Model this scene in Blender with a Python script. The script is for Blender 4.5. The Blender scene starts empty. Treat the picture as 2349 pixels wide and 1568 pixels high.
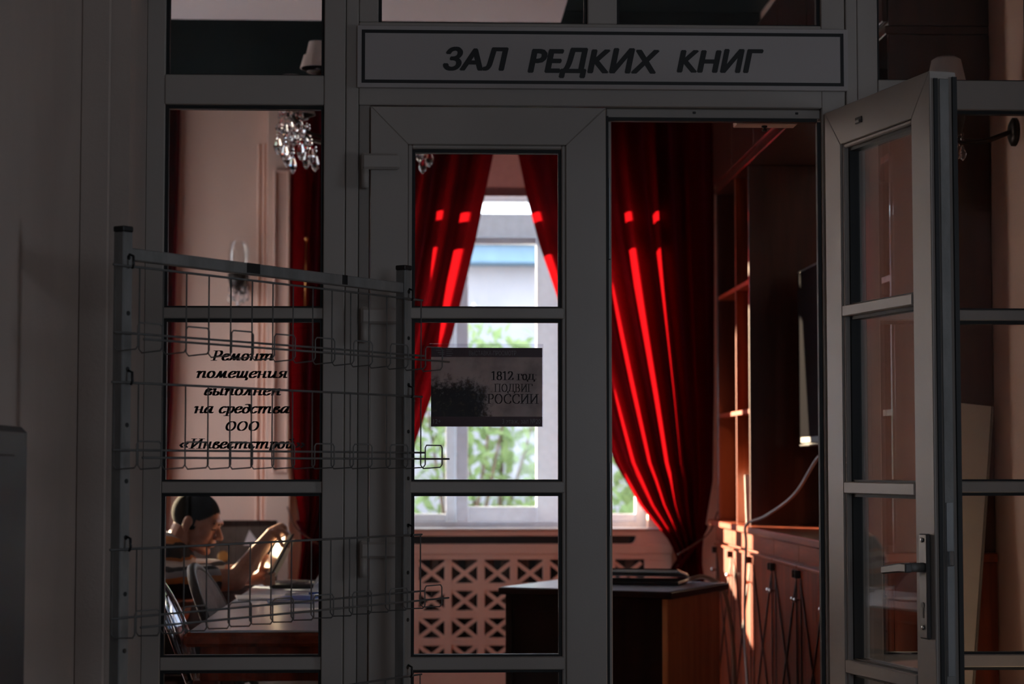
import bpy, bmesh, math, random
from mathutils import Vector, Matrix, Euler
random.seed(7)
S = bpy.context.scene
COL = S.collection
R = math.radians
PI = math.pi

# ------------------------------------------------------------------ camera
F_PX, YAW, TILT = 4700.0, R(2.36), R(3.42)
CAM = Vector((0, -5.46, 1.25))
cd = bpy.data.cameras.new('camera'); cam = bpy.data.objects.new('camera', cd); COL.objects.link(cam)
cd.sensor_fit = 'HORIZONTAL'; cd.sensor_width = 36; cd.lens = 36 * F_PX / 2349
cam.location = CAM; cam.rotation_euler = (PI/2 + TILT, 0, -YAW)
cd.clip_end = 300
cd.dof.use_dof = True; cd.dof.focus_distance = 5.4; cd.dof.aperture_fstop = 4.5
S.camera = cam
FW = Vector((math.sin(YAW)*math.cos(TILT), math.cos(YAW)*math.cos(TILT), math.sin(TILT)))
RT = Vector((math.cos(YAW), -math.sin(YAW), 0)); UP = RT.cross(FW)
def ray(x, y): return FW*F_PX + RT*(x-1174.5) + UP*(784-y)
def at(x, y, Y):                       # point at depth plane Y seen at a pixel of the photograph
    d = ray(x, y); return CAM + d*((Y-CAM.y)/d.y)
def atx(x, y, X):
    d = ray(x, y); return CAM + d*((X-CAM.x)/d.x)
def atz(x, y, Z):
    d = ray(x, y); return CAM + d*((Z-CAM.z)/d.z)

# ------------------------------------------------------------------ sky, sun, exposure
w = bpy.data.worlds.new('world'); S.world = w; w.use_nodes = True
wb = w.node_tree.nodes['Background']; wb.inputs[0].default_value = (0.80, 0.88, 1.0, 1); wb.inputs[1].default_value = 2.3
SUNDIR = Vector((0.82, -1.0, -0.28)).normalized()
sl = bpy.data.lights.new('sun', 'SUN'); sl.energy = 22.0; sl.color = (1.0, 0.75, 0.49); sl.angle = R(0.6)
so = bpy.data.objects.new('sun', sl); COL.objects.link(so); so.rotation_euler = SUNDIR.to_track_quat('-Z', 'Y').to_euler(); so.location = (-12, 16, 6)
def portal(loc, rot, sx, sy):
    l = bpy.data.lights.new('window_portal', 'AREA'); l.shape = 'RECTANGLE'; l.size = sx; l.size_y = sy
    l.cycles.is_portal = True
    o = bpy.data.objects.new('window_portal', l); COL.objects.link(o); o.location = loc; o.rotation_euler = rot
portal((0.48, 6.05, 2.0), (-PI/2, 0, 0), 1.6, 2.3)
for yy, ww in ((3.31, .7), (4.63, .9), (5.37, .55)): portal((-2.36, yy, 1.5), (0, -PI/2, 0), 2.8, ww)
portal((1.57, -8.45, 1.68), (PI/2, 0, 0), 1.2, 1.4)
portal((4.9, -2.45, 1.75), (0, PI/2, 0), 1.3, .9)
portal((3.75, -8.45, 2.0), (PI/2, 0, 0), 1.2, 2.0)
S.view_settings.view_transform = 'Standard'; S.view_settings.look = 'None'
S.view_settings.exposure = 1.75; S.view_settings.gamma = 1.0; S.view_settings.use_curve_mapping = False
S.cycles.use_denoising = True
S.cycles.max_bounces = 12; S.cycles.diffuse_bounces = 6; S.cycles.glossy_bounces = 5; S.cycles.transmission_bounces = 10; S.cycles.transparent_max_bounces = 32
S.cycles.caustics_reflective = False; S.cycles.caustics_refractive = False
S.cycles.sample_clamp_indirect = 6.0

# ------------------------------------------------------------------ materials
M = {}
def nt(name):
    m = bpy.data.materials.new(name); m.use_nodes = True; M[name] = m
    return m, m.node_tree.nodes, m.node_tree.links, m.node_tree.nodes['Principled BSDF']
def pmat(name, col, rough=.5, metal=0, var=.0, scale=(8, 8, 8), bump=0., bscale=40, col2=None, coat=0, spec=.5, sheen=0):
    m, N, L, b = nt(name)
    b.inputs['Roughness'].default_value = rough; b.inputs['Metallic'].default_value = metal
    b.inputs['Coat Weight'].default_value = coat; b.inputs['Specular IOR Level'].default_value = spec
    b.inputs['Sheen Weight'].default_value = sheen
    b.inputs['Base Color'].default_value = (*col, 1)
    if var or col2:
        tc = N.new('ShaderNodeTexCoord'); mp = N.new('ShaderNodeMapping'); mp.inputs['Scale'].default_value = scale
        no = N.new('ShaderNodeTexNoise'); no.inputs['Scale'].default_value = 1; no.inputs['Detail'].default_value = 6; no.inputs['Roughness'].default_value = .6
        cr = N.new('ShaderNodeValToRGB')
        c2 = col2 or tuple(c*(1-var) for c in col)
        cr.color_ramp.elements[0].position = .32; cr.color_ramp.elements[1].position = .68
        cr.color_ramp.elements[0].color = (*c2, 1); cr.color_ramp.elements[1].color = (*col, 1)
        L.new(tc.outputs['Object'], mp.inputs[0]); L.new(mp.outputs[0], no.inputs['Vector']); L.new(no.outputs[0], cr.inputs[0]); L.new(cr.outputs[0], b.inputs['Base Color'])
    if bump:
        tc2 = N.new('ShaderNodeTexCoord'); n2 = N.new('ShaderNodeTexNoise'); n2.inputs['Scale'].default_value = bscale; n2.inputs['Detail'].default_value = 4
        bp = N.new('ShaderNodeBump'); bp.inputs['Strength'].default_value = bump; bp.inputs['Distance'].default_value = .004
        L.new(tc2.outputs['Object'], n2.inputs['Vector']); L.new(n2.outputs[0], bp.inputs['Height']); L.new(bp.outputs[0], b.inputs['Normal'])
    return m
pmat('pvc', (.45, .405, .37), .38, var=.05, scale=(3, 3, 1), bump=.05, bscale=160)
pmat('hall_wall', (.54, .455, .405), .8, var=.18, scale=(1.6, 1.6, 1.1), bump=.25, bscale=90)
pmat('peach', (.90, .63, .515), .75, var=.06, scale=(2, 2, 2), bump=.12, bscale=120)
pmat('peach_trim', (.82, .56, .46), .55, var=.04)
pmat('teal', (.002, .016, .018), .6, var=.3, scale=(1, 1, 1))
pmat('ceiling_white', (.72, .69, .70), .7, var=.03)
pmat('gasket', (.006, .006, .007), .55, var=.2)
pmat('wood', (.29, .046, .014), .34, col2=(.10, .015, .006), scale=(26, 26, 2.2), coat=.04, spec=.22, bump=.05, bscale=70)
pmat('wood_h', (.34, .062, .022), .30, col2=(.14, .024, .009), scale=(26, 2.4, 26), coat=.15, spec=.35, bump=.05, bscale=70)
pmat('wood_orange', (.86, .36, .14), .45, col2=(.64, .22, .07), scale=(20, 20, 2.0), coat=.2)  # orange puts the glow bounced off the sunlit cabinets into the wood
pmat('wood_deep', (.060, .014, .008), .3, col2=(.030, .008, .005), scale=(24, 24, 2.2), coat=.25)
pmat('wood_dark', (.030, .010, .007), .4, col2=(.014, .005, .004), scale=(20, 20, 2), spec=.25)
pmat('groove', (.028, .008, .006), .5, var=.3)
pmat('table_glass', (.68, .81, .98), .22, var=.04, scale=(4, 4, 4))
pmat('sill_white', (.92, .94, .97), .3, var=.02)
pmat('floor_wood', (.20, .085, .045), .35, col2=(.11, .042, .022), scale=(2, 22, 22))
pmat('floor_tile', (.20, .18, .165), .45, var=.25, scale=(3, 3, 3))
pmat('steel_grey', (.32, .325, .33), .42, metal=.7, var=.25, scale=(14, 14, 5), bump=.1)
pmat('rack_paint', (.27, .262, .255), .5, metal=.1, var=.35, scale=(18, 18, 6), bump=.12, bscale=120)
pmat('wire', (.20, .195, .19), .5, metal=.2, var=.3, scale=(30, 30, 30))
pmat('black_plastic', (.010, .010, .011), .4, var=.3)
pmat('chrome', (.72, .72, .74), .18, metal=1, var=.05)
pmat('handle_grey', (.17, .168, .17), .35, metal=.5, var=.1)
pmat('cord_brown', (.14, .05, .03), .7, var=.2)
pmat('brass', (.62, .33, .12), .3, metal=1, var=.2)
pmat('bronze', (.035, .026, .022), .35, metal=.6, var=.3)
pmat('sign_plate', (.50, .455, .445), .42, var=.05, scale=(2, 2, 2))
pmat('ink', (.004, .004, .005), .45, var=.2)
pmat('maroon', (.085, .010, .012), .4, var=.15)
pmat('ink_pale', (.45, .36, .33), .5, var=.1)
pmat('paper', (.80, .76, .62), .8, var=.05, scale=(30, 30, 30))
pmat('paper_white', (.85, .86, .86), .7, var=.04)
pmat('shade_white', (.70, .66, .66), .7, var=.05)
pmat('skin', (.46, .235, .165), .5, var=.16, scale=(22, 22, 22), bump=.08, bscale=220)
pmat('hair', (.008, .006, .005), .9, var=.5, scale=(200, 200, 200), bump=.15, bscale=400, spec=.1)
pmat('lips', (.36, .13, .11), .5, var=.1)
pmat('eye_white', (.7, .68, .66), .3, var=.05)
pmat('trousers', (.020, .022, .030), .85, var=.3)
pmat('shoe', (.012, .010, .010), .4, var=.3)
pmat('pad_grey', (.55, .52, .50), .85, var=.22, scale=(30, 30, 30), bump=.3, bscale=90)
pmat('leaf', (.22, .40, .10), .5, col2=(.07, .17, .04), scale=(3, 3, 3))
pmat('bark', (.12, .085, .06), .9, var=.4, scale=(10, 10, 10))
pmat('stucco', (.30, .295, .33), .9, var=.2, scale=(1.2, 1.2, 1.2), bump=.3)
pmat('blue_metal', (.11, .20, .30), .5, var=.15)
pmat('ground', (.30, .28, .25), .95, var=.3)
pmat('screen', (.006, .006, .008), .12, var=.1)
pmat('cable_grey', (.42, .38, .38), .45, var=.1)
pmat('cable_tan', (.46, .27, .19), .5, var=.1)
pmat('blue_plastic', (.02, .10, .45), .35, var=.1)
pmat('dark_grey', (.055, .055, .060), .5, var=.25, scale=(3, 3, 3))
pmat('board_white', (.62, .64, .63), .5, var=.06)
pmat('knob', (.75, .74, .76), .2, metal=.8, var=.05)
pmat('radiator', (.10, .085, .075), .6, var=.2)

def thin_glass(name, tint=(1, 1, 1), boost=1.0, ior=1.5, base=0.0):
    m, N, L, b = nt(name); N.remove(b); out = N['Material Output']
    t = N.new('ShaderNodeBsdfTransparent'); t.inputs[0].default_value = (*tint, 1)
    g = N.new('ShaderNodeBsdfGlossy'); g.inputs['Roughness'].default_value = 0.0
    g.inputs['Color'].default_value = (1, 1, 1, 1)
    fr = N.new('ShaderNodeFresnel'); fr.inputs[0].default_value = ior
    ma = N.new('ShaderNodeMath'); ma.operation = 'MULTIPLY_ADD'; ma.use_clamp = True; ma.inputs[1].default_value = boost; ma.inputs[2].default_value = base
    mx = N.new('ShaderNodeMixShader')
    L.new(fr.outputs[0], ma.inputs[0]); L.new(ma.outputs[0], mx.inputs[0]); L.new(t.outputs[0], mx.inputs[1]); L.new(g.outputs[0], mx.inputs[2]); L.new(mx.outputs[0], out.inputs[0])
    return m
thin_glass('glass', (.97, .98, .98), .5)
thin_glass('acrylic', (.80, .86, .93), 1.3, 1.49, .07)
thin_glass('pocket', (.95, .95, .97), .5, 1.45, .0)
m, N, L, b = nt('crystal'); b.inputs['Transmission Weight'].default_value = 1; b.inputs['Roughness'].default_value = .02; b.inputs['IOR'].default_value = 1.55; b.inputs['Base Color'].default_value = (.97, .97, 1, 1)
def cloth(name, dcol, tcol, fac, rough=1):
    m, N, L, b = nt(name); N.remove(b); out = N['Material Output']
    tc = N.new('ShaderNodeTexCoord'); no = N.new('ShaderNodeTexNoise'); no.inputs['Scale'].default_value = 26; no.inputs['Detail'].default_value = 5
    hs = N.new('ShaderNodeMix'); hs.data_type = 'RGBA'
    hs.inputs[6].default_value = (*[c*.7 for c in dcol], 1); hs.inputs[7].default_value = (*dcol, 1)
    L.new(tc.outputs['Object'], no.inputs['Vector']); L.new(no.outputs[0], hs.inputs[0])
    d = N.new('ShaderNodeBsdfDiffuse'); L.new(hs.outputs[2], d.inputs[0])
    t = N.new('ShaderNodeBsdfTranslucent'); t.inputs[0].default_value = (*tcol, 1)
    mx = N.new('ShaderNodeMixShader'); mx.inputs[0].default_value = fac
    L.new(d.outputs[0], mx.inputs[1]); L.new(t.outputs[0], mx.inputs[2]); L.new(mx.outputs[0], out.inputs[0])
cloth('velvet', (.042, .003, .006), (.75, .008, .016), .12)
cloth('sheer', (.86, .87, .90), (.87, .88, .92), .80)
cloth('pink_blind', (.62, .45, .44), (.50, .35, .38), .15)
cloth('hall_blind', (.30, .22, .20), (.34, .25, .23), .6)
cloth('foliage', (.20, .29, .13), (.38, .46, .22), .45)
cloth('window_white', (.86, .90, .97), (.74, .84, 1.0), .17)
cloth('lamp_shade', (.72, .68, .68), (.6, .55, .52), .25)

def stripes():
    m, N, L, b = nt('striped_knit'); b.inputs['Roughness'].default_value = .9
    tc = N.new('ShaderNodeTexCoord'); sp = N.new('ShaderNodeSeparateXYZ'); no = N.new('ShaderNodeTexNoise'); no.inputs['Scale'].default_value = 9
    a = N.new('ShaderNodeMath'); a.operation = 'MULTIPLY_ADD'; a.inputs[1].default_value = .05
    k = N.new('ShaderNodeMath'); k.operation = 'MULTIPLY'; k.inputs[1].default_value = 6.6
    fr = N.new('ShaderNodeMath'); fr.operation = 'FRACT'
    cr = N.new('ShaderNodeValToRGB'); cr.color_ramp.interpolation = 'CONSTANT'
    e = cr.color_ramp.elements; e[0].position = 0; e[0].color = (.016, .020, .032, 1); e[1].position = .34; e[1].color = (.42, .17, .055, 1)
    for p, c in ((.50, (.30, .33, .38)), (.68, (.020, .024, .036)), (.80, (.46, .44, .43)), (.93, (.30, .12, .045))):
        n_ = e.new(p); n_.color = (*c, 1)
    L.new(tc.outputs['Object'], sp.inputs[0]); L.new(tc.outputs['Object'], no.inputs['Vector'])
    L.new(no.outputs[0], a.inputs[0]); L.new(sp.outputs[2], a.inputs[2]); L.new(a.outputs[0], k.inputs[0]); L.new(k.outputs[0], fr.inputs[0]); L.new(fr.outputs[0], cr.inputs[0]); L.new(cr.outputs[0], b.inputs['Base Color'])
stripes()
def print_mat(name, pale, dark, mid, xr, zr, thru=0.):
    # a printed picture: dark figures low on the left fading into a pale field
    m, N, L, b = nt(name); b.inputs['Roughness'].default_value = .35
    tc = N.new('ShaderNodeTexCoord'); sp = N.new('ShaderNodeSeparateXYZ'); L.new(tc.outputs['Object'], sp.inputs[0])
    def mr(src, a, c):
        n = N.new('ShaderNodeMapRange'); n.interpolation_type = 'SMOOTHSTEP'; n.inputs[1].default_value = a; n.inputs[2].default_value = c
        L.new(src, n.inputs[0]); return n.outputs[0]
    def mth(op, x, y):
        n = N.new('ShaderNodeMath'); n.operation = op; n.use_clamp = op == 'ADD'
        for i, q in enumerate((x, y)):
            if isinstance(q, (int, float)): n.inputs[i].default_value = q
            else: L.new(q, n.inputs[i])
        return n.outputs[0]
    no = N.new('ShaderNodeTexNoise'); no.inputs['Scale'].default_value = 55; no.inputs['Detail'].default_value = 8; no.inputs['Roughness'].default_value = .7; L.new(tc.outputs['Object'], no.inputs['Vector'])
    n2 = N.new('ShaderNodeTexNoise'); n2.inputs['Scale'].default_value = 14; n2.inputs['Detail'].default_value = 4; L.new(tc.outputs['Object'], n2.inputs['Vector'])
    mask = mth('MULTIPLY', mr(sp.outputs[0], xr[1], xr[0]), mr(sp.outputs[2], zr[1], zr[0]))
    mask = mr(mth('ADD', mask, mth('MULTIPLY', mth('SUBTRACT', no.outputs[0], .5), 1.9)), .26, .80)
    mx1 = N.new('ShaderNodeMix'); mx1.data_type = 'RGBA'; mx1.inputs[6].default_value = (*dark, 1); mx1.inputs[7].default_value = (*mid, 1)
    L.new(mr(no.outputs[0], .52, .75), mx1.inputs[0])
    mx0 = N.new('ShaderNodeMix'); mx0.data_type = 'RGBA'; mx0.inputs[6].default_value = (*pale, 1); mx0.inputs[7].default_value = (*[c*.6 for c in pale], 1); L.new(mr(n2.outputs[0], .35, .7), mx0.inputs[0])
    mx2 = N.new('ShaderNodeMix'); mx2.data_type = 'RGBA'; L.new(mask, mx2.inputs[0]); L.new(mx0.outputs[2], mx2.inputs[6]); L.new(mx1.outputs[2], mx2.inputs[7]); L.new(mx2.outputs[2], b.inputs['Base Color'])
    tl = N.new('ShaderNodeBsdfTranslucent'); L.new(mx2.outputs[2], tl.inputs[0]); ms = N.new('ShaderNodeMixShader'); ms.inputs[0].default_value = thru
    L.new(b.outputs[0], ms.inputs[1]); L.new(tl.outputs[0], ms.inputs[2]); L.new(ms.outputs[0], N['Material Output'].inputs[0])
print_mat('poster_print', (.60, .52, .49), (.012, .010, .009), (.20, .13, .08), (-.05, .055), (-.045, .065), .5)
print_mat('painting_print', (.10, .075, .06), (.010, .007, .006), (.09, .06, .05), (-.4, .5), (-.4, .4))

# ------------------------------------------------------------------ mesh helpers
class MB:
    def __init__(s): s.v = []; s.f = []
    def add(s, vs, fs):
        o = len(s.v); s.v += [Vector(p) for p in vs]; s.f += [tuple(i+o for i in f) for f in fs]; return s
    def box(s, lo, hi):
        x0, y0, z0 = (min(a, b) for a, b in zip(lo, hi)); x1, y1, z1 = (max(a, b) for a, b in zip(lo, hi))
        return s.add([(x0,y0,z0),(x1,y0,z0),(x1,y1,z0),(x0,y1,z0),(x0,y0,z1),(x1,y0,z1),(x1,y1,z1),(x0,y1,z1)],
                     [(0,3,2,1),(4,5,6,7),(0,1,5,4),(1,2,6,5),(2,3,7,6),(3,0,4,7)])
    def obb(s, c, ax, ay, az):          # centre, three half-axis vectors
        c = Vector(c); vs = [c+Vector(ax)*i+Vector(ay)*j+Vector(az)*k for k in (-1, 1) for i, j in ((-1,-1),(1,-1),(1,1),(-1,1))]
        return s.add(vs, [(0,3,2,1),(4,5,6,7),(0,1,5,4),(1,2,6,5),(2,3,7,6),(3,0,4,7)])
    def bar(s, a, b, w, d, up=(0, 1, 0)):   # flat bar between two points, width w, depth d along up
        a = Vector(a); b = Vector(b); t = (b-a).normalized(); u = Vector(up); u = (u-t*u.dot(t)).normalized(); n = t.cross(u)
        return s.obb((a+b)/2, t*((b-a).length/2), n*(w/2), u*(d/2))
    def tube(s, pts, r, n=8, caps=True, closed=False):
        pts = [Vector(p) for p in pts]; m = len(pts); rs = r if isinstance(r, (list, tuple)) else [r]*m
        T = []
        for i in range(m):
            a = pts[(i-1) % m] if closed else pts[max(i-1, 0)]; b = pts[(i+1) % m] if closed else pts[min(i+1, m-1)]
            T.append((b-a).normalized())
        ref = Vector((0, 0, 1)) if abs(T[0].z) < .9 else Vector((1, 0, 0))
        u = (ref-T[0]*ref.dot(T[0])).normalized(); vs = []
        for i in range(m):
            u = (u-T[i]*u.dot(T[i]));
            u = u.normalized() if u.length > 1e-6 else T[i].orthogonal().normalized()
            w_ = T[i].cross(u)
            for k in range(n):
                a = 2*PI*k/n; vs.append(pts[i]+(u*math.cos(a)+w_*math.sin(a))*rs[i])
        fs = [(i*n+k, i*n+(k+1) % n, ((i+1) % m)*n+(k+1) % n, ((i+1) % m)*n+k) for i in range(m if closed else m-1) for k in range(n)]
        if caps and not closed: fs += [tuple(range(n))[::-1], tuple((m-1)*n+k for k in range(n))]
        return s.add(vs, fs)
    def lathe(s, prof, c=(0, 0, 0), n=16, sx=1, sy=1, axis='z'):
        c = Vector(c); vs = []
        for r, z in prof:
            for k in range(n):
                a = 2*PI*k/n; p = Vector((r*math.cos(a)*sx, r*math.sin(a)*sy, z))
                if axis == 'y': p = Vector((p.x, -p.z, p.y))
                if axis == 'x': p = Vector((p.z, p.x, p.y))
                vs.append(c+p)
        m = len(prof)
        fs = [(i*n+k, i*n+(k+1) % n, (i+1)*n+(k+1) % n, (i+1)*n+k) for i in range(m-1) for k in range(n)]
        fs += [tuple(range(n))[::-1], tuple((m-1)*n+k for k in range(n))]
        return s.add(vs, fs)
    def ell(s, c, r, n=16, m=10, rot=None):
        c = Vector(c); vs = []; r = (r, r, r) if isinstance(r, (int, float)) else r
        for i in range(1, m):
            t = PI*i/m
            for k in range(n):
                a = 2*PI*k/n; p = Vector((r[0]*math.sin(t)*math.cos(a), r[1]*math.sin(t)*math.sin(a), r[2]*math.cos(t)))
                vs.append(p)
        vs += [Vector((0, 0, r[2])), Vector((0, 0, -r[2]))]
        if rot is not None: vs = [rot @ p for p in vs]
        q = len(vs); fs = [(i*n+k, (i+1)*n+k, (i+1)*n+(k+1) % n, i*n+(k+1) % n) for i in range(m-2) for k in range(n)]
        fs += [(q-2, k, (k+1) % n) for k in range(n)] + [(q-1, (m-2)*n+(k+1) % n, (m-2)*n+k) for k in range(n)]
        return s.add([c+p for p in vs], fs)
    def cap(s, a, b, ra, rb=None, n=14):    # tapered capsule
        a = Vector(a); b = Vector(b); rb = ra if rb is None else rb; t = (b-a).normalized(); u = t.orthogonal().normalized(); w_ = t.cross(u); vs = []; rows = []
        for i in range(1, 6): rows.append((a-t*ra*math.cos(PI/2*i/5), ra*math.sin(PI/2*i/5)))
        for i in range(5, 0, -1): rows.append((b+t*rb*math.cos(PI/2*i/5), rb*math.sin(PI/2*i/5)))
        for p, r in rows:
            for k in range(n): vs.append(p+(u*math.cos(2*PI*k/n)+w_*math.sin(2*PI*k/n))*r)
        vs += [a-t*ra, b+t*rb]; m = len(rows)
        fs = [(i*n+k, i*n+(k+1) % n, (i+1)*n+(k+1) % n, (i+1)*n+k) for i in range(m-1) for k in range(n)]
        fs += [(m*n, (k+1) % n, k) for k in range(n)] + [(m*n+1, (m-1)*n+k, (m-1)*n+(k+1) % n) for k in range(n)]
        return s.add(vs, fs)
    def prism(s, poly, axis, a, b):        # 2-D polygon extruded along an axis
        def P(p, h): return {'y': (p[0], h, p[1]), 'x': (h, p[0], p[1]), 'z': (p[0], p[1], h)}[axis]
        n = len(poly); vs = [P(p, a) for p in poly]+[P(p, b) for p in poly]
        return s.add(vs, [tuple(range(n)), tuple(range(2*n-1, n-1, -1))]+[(i, i+n, (i+1) % n+n, (i+1) % n) for i in range(n)])
    def build(s, name, mat, parent=None, org=None, bev=0, smooth=False, remesh=0, sm_it=0, fix=True):
        me = bpy.data.meshes.new(name)
        o_ = Vector(org) if org is not None else Vector((0, 0, 0))
        me.from_pydata([tuple(p-o_) for p in s.v], [], s.f); me.update()
        bm = bmesh.new(); bm.from_mesh(me)
        if fix: bmesh.ops.recalc_face_normals(bm, faces=bm.faces)
        if bev: bmesh.ops.bevel(bm, geom=list(bm.edges), offset=bev, segments=1, affect='EDGES', profile=.5, clamp_overlap=True)
        bm.to_mesh(me); bm.free()
        ob = bpy.data.objects.new(name, me); COL.objects.link(ob)
        if remesh:
            md = ob.modifiers.new('r', 'REMESH'); md.mode = 'VOXEL'; md.voxel_size = remesh
            if sm_it:
                ms = ob.modifiers.new('s', 'SMOOTH'); ms.factor = .5; ms.iterations = sm_it
            dg = bpy.context.evaluated_depsgraph_get(); me2 = bpy.data.meshes.new_from_object(ob.evaluated_get(dg)); ob.modifiers.clear(); ob.data = me2; me = me2; me.name = name; smooth = True
        me.materials.clear(); me.materials.append(M[mat] if isinstance(mat, str) else mat)
        if smooth: me.polygons.foreach_set('use_smooth', [True]*len(me.polygons))
        if parent is not None: ob.parent = parent
        return ob
def tag(o, label, cat, group=None, kind=None):
    o['label'] = label; o['category'] = cat
    if group: o['group'] = group
    if kind: o['kind'] = kind
    return o
def thing(name, label, cat, loc=(0, 0, 0), rz=0, group=None, kind=None):
    o = bpy.data.objects.new(name, None); COL.objects.link(o); o.location = loc; o.rotation_euler = (0, 0, rz); o.empty_display_size = .1
    return tag(o, label, cat, group, kind)
def dup(root, loc=None, rz=None, label=None):
    def cp(o, par):
        c = o.copy(); COL.objects.link(c); c.parent = par
        for ch in list(o.children): cp(ch, c)
        return c
    r = cp(root, None)
    if loc is not None: r.location = loc
    if rz is not None: r.rotation_euler = (0, 0, rz)
    if label: r['label'] = label
    return r
def share(name, src, parent, loc=(0, 0, 0), rot=(0, 0, 0), scale=(1, 1, 1)):
    o = bpy.data.objects.new(name, src.data); COL.objects.link(o); o.parent = parent; o.location = loc; o.rotation_euler = rot; o.scale = scale; return o
def wall(name, mat, axis, a, b, u0, u1, z0, z1, holes, label):
    # wall slab across axis between a and b, spanning u and z, with rectangular holes
    us = sorted({u0, u1, *[h[0] for h in holes], *[h[1] for h in holes]}); zs = sorted({z0, z1, *[h[2] for h in holes], *[h[3] for h in holes]})
    mb = MB()
    for i in range(len(us)-1):
        for j in range(len(zs)-1):
            cu, cz = (us[i]+us[i+1])/2, (zs[j]+zs[j+1])/2
            if any(h[0] < cu < h[1] and h[2] < cz < h[3] for h in holes): continue
            if axis == 'y': mb.box((us[i], a, zs[j]), (us[i+1], b, zs[j+1]))
            else: mb.box((a, us[i], zs[j]), (b, us[i+1], zs[j+1]))
    return tag(mb.build(name, mat), label, 'wall', kind='structure')
def catmull(P, k=6):
    P = [Vector(p) for p in P]
    if len(P) < 3: return P
    Q = [P[0]*2-P[1]]+P+[P[-1]*2-P[-2]]; out = []
    for i in range(1, len(Q)-2):
        a, b, c, d = Q[i-1:i+3]
        for j in range(k):
            t = j/k; out.append(.5*((2*b)+(c-a)*t+(2*a-5*b+4*c-d)*t*t+(3*b-a-3*c+d)*t**3))
    return out+[P[-1]]

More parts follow.
